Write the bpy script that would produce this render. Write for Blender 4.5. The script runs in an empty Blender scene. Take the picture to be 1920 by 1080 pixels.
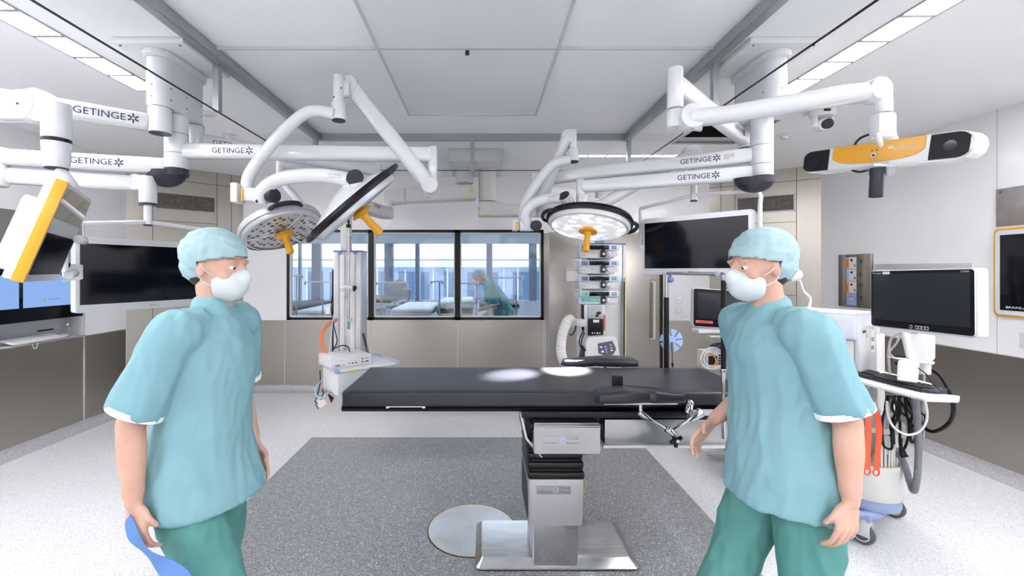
import bpy, bmesh, math, random
from mathutils import Vector, Matrix, noise
random.seed(7)
PI = math.pi
scene = bpy.context.scene
C = scene.collection
# ---------------------------------------------------------------- camera
F = 811.0; VX, VY, CH = 905.0, 508.0, 1.6       # focal length in px, horizon point, eye height
cd = bpy.data.cameras.new('camera'); cam = bpy.data.objects.new('camera', cd); C.objects.link(cam)
cam.location = (0, 0, CH); cam.rotation_euler = (PI/2, 0, 0)
cd.sensor_width = 36; cd.lens = 36*F/1920; cd.shift_x = (960-VX)/1920; cd.shift_y = -(540-VY)/1920
cd.clip_start = 0.05; cd.clip_end = 200
scene.camera = cam
# ---------------------------------------------------------------- world, exposure
w = bpy.data.worlds.new('sky'); scene.world = w; w.use_nodes = True
bg = w.node_tree.nodes['Background']; bg.inputs[0].default_value = (0.80, 0.88, 1.0, 1); bg.inputs[1].default_value = 1.5
vs = scene.view_settings
vs.view_transform = 'Standard'; vs.look = 'None'; vs.gamma = 1; vs.use_curve_mapping = False
vs.exposure = 0.50
LAMP = 30.0          # strip lights of the operating theatre
BEYOND = 14.0         # strip lights of the room beyond the window
# ---------------------------------------------------------------- room figures (metres)
XL, XR, YB, HC = -4.07, 4.02, 5.76, 2.86
YF = -2.6            # wall behind the camera
SILL = 0.947; KICK = 0.08
CLX, CLY = -3.19, 4.94     # left splayed corner: (XL,CLY) .. (CLX,YB)
CRX, CRY = 3.02, 5.14      # right splayed corner
FX0, FX1, FY0, FY1 = -1.60, 1.40, 1.1, 4.15   # clean-air field
GB = 2.562                                     # bottom of the glass skirt

def P(px, py, z):
    return Vector(((px-VX)*z/F, z, CH-(py-VY)*z/F))
def X_(px, z): return (px-VX)*z/F
def Z_(py, z): return CH-(py-VY)*z/F
# ---------------------------------------------------------------- object helpers
WM = {}
def V(*a): return Vector(a)
def link(o, parent=None):
    C.objects.link(o)
    if parent is not None:
        o.parent = parent; WM[o.name] = WM.get(parent.name, Matrix.Identity(4))
    return o
def thing(name, label, cat, loc=(0,0,0), rz=0, group=None):
    o = bpy.data.objects.new(name, None); C.objects.link(o)
    o.empty_display_size = .1
    o.location = loc; o.rotation_euler = (0,0,rz)
    WM[o.name] = Matrix.Translation(Vector(loc)) @ Matrix.Rotation(rz, 4, 'Z')
    o['label'] = label; o['category'] = cat
    if group: o['group'] = group
    return o
def tag(o, label, cat, group=None, kind=None):
    if label: o['label'] = label
    if cat: o['category'] = cat
    if group: o['group'] = group
    if kind: o['kind'] = kind
    return o
def children(o): return [c for c in bpy.data.objects if c.parent == o]
def copy_tree(o, label=None, group=None, loc=None, rz=None):
    r = o.copy(); C.objects.link(r)
    for ch in children(o):
        if ch == r: continue
        c = ch.copy(); C.objects.link(c); c.parent = r
        for g in children(ch):
            if g.name == c.name: continue
            d = g.copy(); C.objects.link(d); d.parent = c
    if label: r['label'] = label
    if group: r['group'] = group
    if loc is not None: r.location = loc
    if rz is not None: r.rotation_euler = (0,0,rz)
    WM[r.name] = Matrix.Translation(r.location) @ Matrix.Rotation(r.rotation_euler.z, 4, 'Z')
    return r
def frame_of(d, up=V(0,0,1)):
    z = Vector(d).normalized()
    if abs(z.dot(up)) > .97: up = V(0,1,0) if abs(z.y) < .9 else V(1,0,0)
    x = up.cross(z).normalized(); y = z.cross(x)
    return x, y, z
def crom(pts, n=6):
    pts = [Vector(p) for p in pts]
    if len(pts) < 3: return pts
    out = []
    q = [pts[0]*2-pts[1]] + pts + [pts[-1]*2-pts[-2]]
    for i in range(1, len(q)-2):
        a,b,c,d = q[i-1],q[i],q[i+1],q[i+2]
        for k in range(n):
            t = k/n
            out.append(.5*((2*b)+(c-a)*t+(2*a-5*b+4*c-d)*t*t+(3*b-a-3*c+d)*t**3))
    out.append(pts[-1]); return out
class MB:
    """collects shapes into one mesh; matrices given per shape"""
    def __init__(s, M=None):
        s.bm = bmesh.new(); s.M = M or Matrix.Identity(4)
    def face(s, pts):
        vs_ = [s.bm.verts.new(Vector(p)) for p in pts]
        try: return s.bm.faces.new(vs_)
        except Exception: return None
    def box(s, c, size, ax=None, bev=0, seg=2):
        """c centre, size, ax=(x,y,z) axes"""
        c = Vector(c); hx, hy, hz = [k/2 for k in size]
        ax = ax or (V(1,0,0), V(0,1,0), V(0,0,1))
        t = bmesh.new(); r = bmesh.ops.create_cube(t, size=1)
        for v in t.verts:
            v.co = Vector((v.co.x*size[0], v.co.y*size[1], v.co.z*size[2]))
        if bev > 0:
            bev = min(bev, min(size)*.49)
            bmesh.ops.bevel(t, geom=t.edges[:], offset=bev, segments=seg, affect='EDGES', profile=.5)
        for v in t.verts:
            v.co = c + ax[0]*v.co.x + ax[1]*v.co.y + ax[2]*v.co.z
        s._merge(t); return s
    def bx(s, x0,x1,y0,y1,z0,z1, bev=0, seg=2):
        return s.box(((x0+x1)/2,(y0+y1)/2,(z0+z1)/2), (abs(x1-x0),abs(y1-y0),abs(z1-z0)), None, bev, seg)
    def _merge(s, t):
        me = bpy.data.meshes.new('_t'); t.to_mesh(me); t.free()
        s.bm.from_mesh(me); bpy.data.meshes.remove(me)
    def tube(s, pts, r, seg=12, cap=True, smooth=0, flat=1.0, up=None):
        pts = [Vector(p) for p in pts]
        if smooth: 
            if not isinstance(r, (int, float)):
                # interpolate radii
                n0 = len(pts); rr = list(r); P2 = crom(pts, smooth); m = len(P2)
                r = [rr[min(int(i*(n0-1)/(m-1)), n0-2)]*(1-((i*(n0-1)/(m-1))-min(int(i*(n0-1)/(m-1)), n0-2))) + rr[min(int(i*(n0-1)/(m-1)), n0-2)+1]*((i*(n0-1)/(m-1))-min(int(i*(n0-1)/(m-1)), n0-2)) for i in range(m)]
                pts = P2
            else: pts = crom(pts, smooth)
        n = len(pts); rs = [r]*n if isinstance(r, (int, float)) else list(r)
        rings = []; px = None
        for i, p in enumerate(pts):
            d = (pts[min(i+1,n-1)]-pts[max(i-1,0)])
            if d.length < 1e-9: d = V(0,0,1)
            d.normalize()
            if px is None: x, y, z = frame_of(d, up or V(0,0,1))
            else:
                x = px - d*px.dot(d)
                x.normalize(); y = d.cross(x)
            px = x
            rings.append([s.bm.verts.new(p + x*math.cos(2*PI*k/seg)*rs[i] + y*math.sin(2*PI*k/seg)*rs[i]*flat) for k in range(seg)])
        for a, b in zip(rings, rings[1:]):
            for k in range(seg):
                s.bm.faces.new((a[k], a[(k+1)%seg], b[(k+1)%seg], b[k]))
        if cap:
            s.bm.faces.new(list(reversed(rings[0]))); s.bm.faces.new(rings[-1])
        return s
    def cyl(s, a, b, r, r2=None, seg=24, bev=0):
        a, b = Vector(a), Vector(b); r2 = r if r2 is None else r2
        if bev > 0:
            d = (b-a).normalized()
            return s.tube([a, a+d*bev*.3, a+d*bev, b-d*bev, b-d*bev*.3, b], [r-bev, r-bev*.3, r, r2, r2-bev*.3, r2-bev], seg)
        return s.tube([a, b], [r, r2], seg)
    def lathe(s, prof, o=(0,0,0), axis=(0,0,1), seg=32, sx=1.0, closed=False):
        """prof = [(r, h)...] along axis from o"""
        x, y, z = frame_of(axis); o = Vector(o); rings = []
        for r, h in prof:
            if r < 1e-6: rings.append([s.bm.verts.new(o+z*h)])
            else: rings.append([s.bm.verts.new(o + z*h + x*math.cos(2*PI*k/seg)*r*sx + y*math.sin(2*PI*k/seg)*r) for k in range(seg)])
        if closed: rings.append(rings[0])
        for a, b in zip(rings, rings[1:]):
            for k in range(seg):
                k2 = (k+1) % seg
                q = [a[k % len(a)], a[k2 % len(a)], b[k2 % len(b)], b[k % len(b)]]
                u = []
                for v in q:
                    if v not in u: u.append(v)
                if len(u) > 2:
                    try: s.bm.faces.new(u)
                    except Exception: pass
        return s
    def prism(s, poly, o, u, v, n, depth, bev=0):
        """2D poly in plane (o,u,v), extruded along n by depth"""
        o, u, v, n = Vector(o), Vector(u), Vector(v), Vector(n)
        t = bmesh.new()
        a = [t.verts.new(o+u*p[0]+v*p[1]) for p in poly]; b = [t.verts.new(o+u*p[0]+v*p[1]+n*depth) for p in poly]
        t.faces.new(a); t.faces.new(list(reversed(b))); m = len(a)
        for k in range(m): t.faces.new((a[k], b[k], b[(k+1)%m], a[(k+1)%m]))
        bmesh.ops.recalc_face_normals(t, faces=t.faces)
        if bev > 0:
            bmesh.ops.bevel(t, geom=t.edges[:], offset=bev, segments=2, affect='EDGES')
        s._merge(t); return s
    def ball(s, c, r, sc=(1,1,1), seg=16, ax=None):
        c = Vector(c); t = bmesh.new(); bmesh.ops.create_uvsphere(t, u_segments=seg, v_segments=max(6, seg*2//3), radius=r)
        ax = ax or (V(1,0,0), V(0,1,0), V(0,0,1))
        for v in t.verts: v.co = c + ax[0]*v.co.x*sc[0] + ax[1]*v.co.y*sc[1] + ax[2]*v.co.z*sc[2]
        s._merge(t); return s
    def build(s, name, mat, parent=None, world=True, sharp=38, flip=False):
        bm = s.bm
        bmesh.ops.recalc_face_normals(bm, faces=bm.faces)
        if parent is not None and world:
            inv = WM.get(parent.name, Matrix.Identity(4)).inverted()
            bm.transform(inv)
        th = math.radians(sharp)
        for f in bm.faces: f.smooth = True
        for e in bm.edges:
            if len(e.link_faces) == 2:
                if e.calc_face_angle(0) > th: e.smooth = False
            else: e.smooth = False
        me = bpy.data.meshes.new(name); bm.to_mesh(me); bm.free()
        me.materials.append(mat)
        o = bpy.data.objects.new(name, me); link(o, parent)
        return o
def rbox(name, mat, parent, c, size, bev=.004, ax=None, seg=2):
    return MB().box(c, size, ax, bev, seg).build(name, mat, parent)
def struct(name, mb, mat, parent=None):
    o = mb.build(name, mat, parent); 
    if parent is None: o['kind'] = 'structure'
    return o
def rrect(w, h, r, n=5, cx=0, cy=0):
    out = []
    for (sx, sy, a0) in ((1,1,0),(-1,1,90),(-1,-1,180),(1,-1,270)):
        for k in range(n+1):
            a = math.radians(a0+90*k/n)
            out.append((cx+sx*(w/2-r)+r*math.cos(a), cy+sy*(h/2-r)+r*math.sin(a)))
    return out
def text(s, c, right, up, width, height, mat, parent, name='lettering', depth=.0006, world=True):
    """mesh lettering centred on c, facing right x up"""
    cu = bpy.data.curves.new('_f', 'FONT'); cu.body = s; cu.size = 1; cu.extrude = 0; cu.resolution_u = 3
    to = bpy.data.objects.new('_f', cu); C.objects.link(to); bpy.context.view_layer.update()
    me = bpy.data.meshes.new_from_object(to); bpy.data.objects.remove(to); bpy.data.curves.remove(cu)
    xs = [v.co.x for v in me.vertices]; ys = [v.co.y for v in me.vertices]
    x0, x1, y0, y1 = min(xs), max(xs), min(ys), max(ys)
    r = Vector(right).normalized(); u = Vector(up); u = (u-r*u.dot(r)).normalized(); n = r.cross(u)
    sx = width/(x1-x0); sy = height/(y1-y0) if height else sx
    c = Vector(c)
    for v in me.vertices:
        v.co = c + r*(v.co.x-(x0+x1)/2)*sx + u*(v.co.y-(y0+y1)/2)*sy + n*depth
    if parent is not None:
        me.transform(WM.get(parent.name, Matrix.Identity(4)).inverted())
    me.name = name; me.materials.clear(); me.materials.append(mat)
    o = bpy.data.objects.new(name, me); link(o, parent); return o
# ---------------------------------------------------------------- materials (all procedural)
def mat(name, col, rough=.5, metal=0, coat=0, emit=None, es=0, spec=None, alpha=None):
    m = bpy.data.materials.new(name); m.use_nodes = True
    b = m.node_tree.nodes['Principled BSDF']
    b.inputs['Base Color'].default_value = (*col, 1); b.inputs['Roughness'].default_value = rough
    b.inputs['Metallic'].default_value = metal; b.inputs['Coat Weight'].default_value = coat
    b.inputs['Coat Roughness'].default_value = .08
    if spec is not None: b.inputs['Specular IOR Level'].default_value = spec
    if emit: b.inputs['Emission Color'].default_value = (*emit, 1); b.inputs['Emission Strength'].default_value = es
    return m
def nodes(m): return m.node_tree.nodes, m.node_tree.links, m.node_tree.nodes['Principled BSDF']
def noisy(m, scale, c0, c1, lo=.4, hi=.6, stretch=(1,1,1), detail=3, rough=None, coord='Object', bump=0):
    """mix two tones of the surface's own colour by noise"""
    N, L, b = nodes(m)
    tc = N.new('ShaderNodeTexCoord'); mp = N.new('ShaderNodeMapping'); mp.inputs['Scale'].default_value = stretch
    nz = N.new('ShaderNodeTexNoise'); nz.inputs['Scale'].default_value = scale; nz.inputs['Detail'].default_value = detail
    cr = N.new('ShaderNodeValToRGB'); cr.color_ramp.elements[0].position = lo; cr.color_ramp.elements[1].position = hi
    cr.color_ramp.elements[0].color = (*c0, 1); cr.color_ramp.elements[1].color = (*c1, 1)
    L.new(tc.outputs[coord], mp.inputs[0]); L.new(mp.outputs[0], nz.inputs['Vector']); L.new(nz.outputs['Fac'], cr.inputs[0])
    L.new(cr.outputs[0], b.inputs['Base Color'])
    if rough:
        mr = N.new('ShaderNodeMapRange'); mr.inputs[3].default_value, mr.inputs[4].default_value = rough
        L.new(nz.outputs['Fac'], mr.inputs[0]); L.new(mr.outputs[0], b.inputs['Roughness'])
    if bump:
        bp = N.new('ShaderNodeBump'); bp.inputs['Strength'].default_value = bump; bp.inputs['Distance'].default_value = .002
        L.new(nz.outputs['Fac'], bp.inputs['Height']); L.new(bp.outputs[0], b.inputs['Normal'])
    return m
def speckle(m, base, light, dark, sc=260, rough=.35):
    """vinyl with light and dark chips"""
    N, L, b = nodes(m); b.inputs['Roughness'].default_value = rough
    tc = N.new('ShaderNodeTexCoord')
    v = N.new('ShaderNodeTexVoronoi'); v.inputs['Scale'].default_value = sc; L.new(tc.outputs['Object'], v.inputs['Vector'])
    sep = N.new('ShaderNodeSeparateColor'); L.new(v.outputs['Color'], sep.inputs[0])
    cr = N.new('ShaderNodeValToRGB'); cr.color_ramp.interpolation = 'CONSTANT'
    e = cr.color_ramp.elements; e[0].position = 0; e[0].color = (*dark, 1); e[1].position = .12; e[1].color = (*base, 1)
    k = e.new(.62); k.color = tuple(x*1.08 for x in base)+(1,); k = e.new(.88); k.color = (*light, 1)
    L.new(sep.outputs[0], cr.inputs[0])
    n2 = N.new('ShaderNodeTexNoise'); n2.inputs['Scale'].default_value = 1.3; n2.inputs['Detail'].default_value = 4
    L.new(tc.outputs['Object'], n2.inputs['Vector'])
    mr = N.new('ShaderNodeMapRange'); mr.inputs[3].default_value = .93; mr.inputs[4].default_value = 1.05; L.new(n2.outputs['Fac'], mr.inputs[0])
    mx = N.new('ShaderNodeVectorMath'); mx.operation = 'SCALE'; L.new(cr.outputs[0], mx.inputs[0]); L.new(mr.outputs[0], mx.inputs['Scale'])
    L.new(mx.outputs[0], b.inputs['Base Color'])
    return m
def glass(name, tint=(1,1,1), refl=.05, rough=0.0):
    m = bpy.data.materials.new(name); m.use_nodes = True; N = m.node_tree.nodes; L = m.node_tree.links
    N.remove(N['Principled BSDF']); out = N['Material Output']
    t = N.new('ShaderNodeBsdfTransparent'); t.inputs[0].default_value = (*tint, 1)
    g = N.new('ShaderNodeBsdfGlossy'); g.inputs['Roughness'].default_value = rough
    lw = N.new('ShaderNodeLayerWeight'); lw.inputs[0].default_value = .5
    pw = N.new('ShaderNodeMath'); pw.operation = 'POWER'; pw.inputs[1].default_value = 5; L.new(lw.outputs['Facing'], pw.inputs[0])
    ma = N.new('ShaderNodeMath'); ma.operation = 'MULTIPLY_ADD'; ma.inputs[1].default_value = .8; ma.inputs[2].default_value = refl; L.new(pw.outputs[0], ma.inputs[0])
    mx = N.new('ShaderNodeMixShader'); L.new(ma.outputs[0], mx.inputs[0]); L.new(t.outputs[0], mx.inputs[1]); L.new(g.outputs[0], mx.inputs[2])
    L.new(mx.outputs[0], out.inputs[0]); return m
def emis(name, col, st):
    m = bpy.data.materials.new(name); m.use_nodes = True; N = m.node_tree.nodes; L = m.node_tree.links
    N.remove(N['Principled BSDF']); e = N.new('ShaderNodeEmission'); e.inputs[0].default_value = (*col, 1); e.inputs[1].default_value = st
    L.new(e.outputs[0], N['Material Output'].inputs[0]); return m
M = {}
M['wall'] = noisy(mat('white_enamel_panel', (.84,.84,.85), .22, coat=.25), 1.1, (.83,.83,.84), (.87,.87,.88))
M['ceil'] = mat('white_ceiling_panel', (.88,.88,.89), .35)
M['diff'] = noisy(mat('air_diffuser_fabric', (.66,.67,.70), .6), .9, (.82,.83,.86), (.88,.89,.92), .3, .7)
M['alu'] = mat('grey_aluminium', (.36,.37,.39), .35, .6)
M['steel'] = noisy(mat('brushed_stainless_sheet', (.42,.39,.36), .28, 1), 3, (.405,.38,.345), (.425,.40,.365), .3, .7, (.25,.25,30), 3, (.26,.33))
M['steelv'] = noisy(mat('brushed_stainless_upright', (.40,.375,.34), .28, 1), 3, (.385,.36,.32), (.405,.38,.34), .3, .7, (30,30,.25), 3, (.27,.35))
M['base_steel'] = noisy(mat('satin_stainless_steel', (.50,.50,.50), .2, 1), 6, (.44,.44,.445), (.56,.56,.56), .3, .7, (1,6,1), 5, (.14,.26))
M['block_steel'] = noisy(mat('dull_stainless_block', (.36,.36,.355), .3, 1), 6, (.33,.33,.325), (.39,.39,.385), .3, .7, (1,6,1), 5, (.26,.36))
M['dark_mesh'] = noisy(mat('dark_grille_steel', (.12,.11,.10), .5, .5), 60, (.08,.072,.065), (.15,.135,.12))
M['seam'] = mat('dark_joint', (.06,.055,.05), .7)
M['lightseam'] = mat('pale_joint', (.55,.54,.53), .4)
M['floor'] = speckle(mat('pale_speckled_vinyl', (.74,.745,.76), .3), (.63,.635,.655), (.76,.76,.78), (.42,.42,.44), 230, .3)
M['mat'] = speckle(mat('grey_speckled_vinyl', (.2,.2,.22), .35), (.215,.22,.24), (.54,.55,.58), (.12,.12,.135), 230, .38)
M['cove'] = speckle(mat('grey_cove_vinyl', (.4,.4,.42), .35), (.40,.405,.42), (.55,.55,.57), (.2,.2,.22), 260, .4)
M['white'] = mat('white_gloss_lacquer', (.66,.67,.695), .18, coat=.4)
M['white2'] = mat('white_satin_plastic', (.68,.68,.69), .35)
M['offwhite'] = mat('warm_white_plastic', (.60,.60,.58), .4)
M['grey'] = mat('grey_plastic', (.42,.43,.45), .4)
M['silver'] = mat('silver_grey_casing', (.58,.59,.62), .3, .3)
M['dgrey'] = mat('charcoal_plastic', (.022,.024,.035), .4, spec=.3)
M['black'] = mat('black_plastic', (.004,.004,.006), .35, spec=.28)
M['blackrub'] = mat('black_rubber', (.006,.006,.008), .5, spec=.25)
M['screen'] = mat('dark_screen_glass', (.002,.003,.007), .08, spec=.3)
M['screen2'] = mat('matt_screen_glass', (.018,.020,.026), .25, spec=.4)
M['yellow'] = mat('yellow_lacquer', (.72,.34,.006), .25, coat=.2)
M['yellowh'] = mat('amber_grip', (.74,.34,.006), .35)
M['lime'] = mat('lime_plastic', (.55,.62,.05), .4)
M['navy'] = mat('navy_print', (.01,.012,.05), .5)
M['print'] = mat('grey_print', (.12,.12,.13), .5)
M['wprint'] = mat('white_print', (.8,.8,.8), .5)
M['chrome'] = mat('chrome', (.50,.50,.51), .10, 1)
M['pad'] = noisy(mat('black_vinyl_pad', (.016,.017,.024), .36, spec=.42), 4, (.014,.015,.022), (.019,.020,.028), .3, .7, rough=(.34,.44))
M['frameblk'] = mat('black_frame', (.004,.004,.007), .3, spec=.3)
M['bellow'] = mat('black_bellows', (.004,.004,.005), .34, spec=.4)
M['orange'] = mat('orange_cable', (.72,.17,.01), .4)
M['bluec'] = mat('pale_blue_cable', (.35,.6,.82), .4)
M['blueclip'] = mat('blue_plastic', (.13,.2,.45), .35)
M['lblue'] = mat('light_blue_plastic', (.30,.43,.72), .4)
M['cartblue'] = mat('slate_blue_plastic', (.24,.31,.50), .35)
M['red'] = mat('red_strap', (.75,.09,.03), .45)
M['redl'] = mat('red_label', (.75,.12,.09), .5)
M['teal'] = mat('teal_label', (.12,.5,.47), .4)
M['hose'] = mat('white_hose', (.80,.80,.80), .4)
M['ghose'] = mat('grey_hose', (.16,.17,.19), .4)
M['cream'] = mat('cream_hose', (.78,.74,.60), .35)
M['glassp'] = glass('clear_skirt_glass', (.97,.98,.98), .03)
M['winglass'] = glass('window_glass', (.94,.97,.99), .06)
M['lamp'] = emis('strip_lamp', (1,.985,1), LAMP)
M['lampb'] = emis('strip_lamp_beyond', (.82,.9,1), BEYOND)
M['reflector'] = mat('lamp_reflector', (.85,.85,.86), .2, .6)
M['dim'] = emis('lit_display_blue', (.26,.44,.82), .75)
# ---------------------------------------------------------------- room shell
m = MB(); m.bx(XL-.3, XR+.3, YF, YB+.12, -.1, 0); struct('floor', m, M['floor'])
m = MB(); m.bx(-1.64, 1.47, 0.9, 4.155, 0, .002); struct('floor_inlay', m, M['mat'])
# main ceiling with an opening over the clean-air field and a black service opening
T = .06
m = MB()
SX0, SX1, SY0, SY1 = 1.88, 2.47, 3.62, 4.27      # open service hatch at the right
def ceil_rect(x0,x1,y0,y1): m.bx(x0,x1,y0,y1,HC,HC+T)
ceil_rect(XL-.1, FX0, YF, YB+.1); ceil_rect(FX0, FX1, YF, FY0); ceil_rect(FX0, FX1, FY1, YB+.1)
ceil_rect(FX1, SX0, YF, YB+.1); ceil_rect(SX1, XR+.1, YF, YB+.1); ceil_rect(SX0, SX1, YF, SY0); ceil_rect(SX0, SX1, SY1, YB+.1)
struct('ceiling', m, M['ceil'])
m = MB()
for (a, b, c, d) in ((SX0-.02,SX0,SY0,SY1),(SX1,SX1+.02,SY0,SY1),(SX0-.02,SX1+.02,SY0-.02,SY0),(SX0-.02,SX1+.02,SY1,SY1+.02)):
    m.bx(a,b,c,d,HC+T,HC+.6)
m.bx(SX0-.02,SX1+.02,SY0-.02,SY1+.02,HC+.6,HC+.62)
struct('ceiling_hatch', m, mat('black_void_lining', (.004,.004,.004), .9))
m = MB()
for (a, b, c, d) in ((SX0-.012,SX0+.004,SY0,SY1),(SX1-.004,SX1+.012,SY0,SY1),(SX0-.012,SX1+.012,SY0-.012,SY0+.004),(SX0-.012,SX1+.012,SY1-.03,SY1+.012)):
    m.bx(a,b,c,d,HC-.006,HC+.012)
struct('trim_1', m, M['alu'])
# clean-air field: diffuser panels, frame, skirt posts, panes
m = MB(); m.bx(FX0, FX1, FY0, FY1, HC+.05, HC+.09); struct('ceiling_diffuser', m, M['diff'])
m = MB(); m.bx(-.60, .43, 2.53, 3.57, HC+.03, HC+.05); m.bx(-.60,.43, FY0, 2.51, HC+.03, HC+.05)
struct('ceiling_diffuser_centre', m, noisy(mat('grey_diffuser_fabric', (.5,.5,.53), .6), .8, (.70,.71,.745), (.77,.78,.81), .3, .7))
m = MB()
m.bx(FX0, FX1, 2.517, 2.527, HC+.03, HC+.05)
m.bx(-.615, -.60, FY0, 3.57, HC+.024, HC+.05); m.bx(.43, .445, FY0, 3.57, HC+.024, HC+.05); m.bx(-.615,.445,3.57,3.583,HC+.024,HC+.05)
struct('trim_2', m, M['lightseam'])
m = MB(); m.cyl((-.09, 2.52, HC+.02), (-.09, 2.52, HC-.0), .012, seg=12); struct('trim_3', m, M['dgrey'])
# field frame
fr = MB(); w_ = .040
fr.bx(FX0-.01, FX0+w_, FY0, FY1, HC-.014, HC+.05); fr.bx(FX1-w_, FX1+.01, FY0, FY1, HC-.014, HC+.05)
fr.bx(FX0-.01, FX1+.01, FY1-w_+.008, FY1+.01, HC-.014, HC+.05); fr.bx(FX0-.01, FX1+.01, FY0-.01, FY0+w_, HC-.03, HC+.05)
fr.bx(FX0+w_, FX0+w_+.012, FY0, FY1, HC-.012, HC+.04); fr.bx(FX1-w_-.012, FX1-w_, FY0, FY1, HC-.012, HC+.04)
struct('ceiling_frame', fr, M['alu'])
m = MB()
for x in (FX0+.005, FX1-.005):
    for y in (2.6, FY1-.02): m.bx(x-.018, x+.018, y-.018, y+.018, GB-.004, HC)
m.bx(-.103-.018+.006, -.103+.018+.006, FY1-.035, FY1+.0, GB-.01, HC)
struct('ceiling_post', m, M['alu'])
m = MB()
for x in (FX0+.003, FX1-.003):
    for y0, y1 in ((FY0, 2.595), (2.605, FY1)): m.bx(x-.003, x+.003, y0, y1, GB, HC-.02)
for x0, x1 in ((FX0, -.1), (-.09, FX1)): m.bx(x0, x1, FY1-.022, FY1-.016, GB, HC-.02)
m.bx(FX0, FX1, FY0, FY0+.006, GB, HC-.02)
sk = struct('ceiling_skirt_glass', m, M['glassp'])
m = MB()
for x in (FX0+.003, FX1-.003): m.bx(x-.004, x+.004, FY0, FY1, GB-.006, GB)
m.bx(FX0, FX1, FY1-.023, FY1-.015, GB-.006, GB)
struct('trim_4', m, M['black'])
# ceiling panel joints outside the field
# walls -----------------------------------------------------------
def wall_poly(m, a, b, z0, z1, t=.08, gap=0):
    """vertical slab from a to b (plan), thickness t away from the room (left of a->b)"""
    a, b = V(*a), V(*b); d = (b-a).normalized(); n = V(-d.y, d.x)
    q = [a, b, b+n*t, a+n*t]
    t_ = bmesh.new()
    lo = [t_.verts.new((p.x, p.y, z0)) for p in q]; hi = [t_.verts.new((p.x, p.y, z1)) for p in q]
    t_.faces.new(lo); t_.faces.new(hi)
    for k in range(4): t_.faces.new((lo[k], lo[(k+1)%4], hi[(k+1)%4], hi[k]))
    m._merge(t_)
# left wall: white above SILL, steel below (runs towards +Y; outside is on the left)
m = MB(); wall_poly(m, (XL, YF), (XL, 3.0), .940, HC); wall_poly(m, (XL, 4.42), (XL, CLY), .940, HC); wall_poly(m, (XL,3.0),(XL,4.42), 2.13, HC); wall_poly(m, (XL,3.0),(XL,4.42), .938, .942)
wl = struct('wall_left', m, M['wall'])
m = MB(); wall_poly(m, (XL-.004, YF), (XL-.004, CLY), KICK, .936); struct('wall_left_lower', m, M['steel'])
m = MB(); wall_poly(m, (XL, CLY), (CLX, YB), KICK, HC); struct('wall_splay_left', m, M['steelv'])
# back wall: white with window hole, steel lower, door
WX0, WX1, WZ0, WZ1 = X_(538,YB), X_(1019,YB), SILL, Z_(431,YB)
m = MB()
wall_poly(m, (CLX, YB), (WX0, YB), SILL, HC, .12); wall_poly(m, (WX0, YB), (WX1, YB), WZ1, HC, .12)
DX0, DX1 = X_(1028,YB), X_(1238,YB); DZ = Z_(437,YB)
wall_poly(m, (WX1, YB), (DX0, YB), DZ, HC, .12); wall_poly(m, (DX0, YB), (DX1+.09, YB), DZ, HC, .12)
wall_poly(m, (DX1+.09, YB), (CRX, YB), SILL-.01, HC, .12)
struct('wall_back', m, M['wall'])
m = MB(); wall_poly(m, (CLX, YB), (WX1+.05, YB), KICK, SILL-.004, .12); wall_poly(m, (WX1+.01,YB), (DX0,YB), SILL-.004, DZ, .12)
wall_poly(m, (DX1+.09, YB), (CRX, YB), KICK, SILL-.014, .12)
struct('wall_back_lower', m, M['steel'])
m = MB(); wall_poly(m, (CRX, YB), (XR, CRY), KICK, HC); struct('wall_splay_right', m, M['steelv'])
m = MB(); wall_poly(m, (XR, CRY), (XR, YF), .955, HC); struct('wall_right', m, M['wall'])
m = MB(); wall_poly(m, (XR+.004, CRY), (XR+.004, YF), KICK, .951); struct('wall_right_lower', m, M['steel'])
m = MB(); wall_poly(m, (XR, YF), (XL, YF), 0, HC); struct('wall_front', m, M['wall'])
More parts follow.
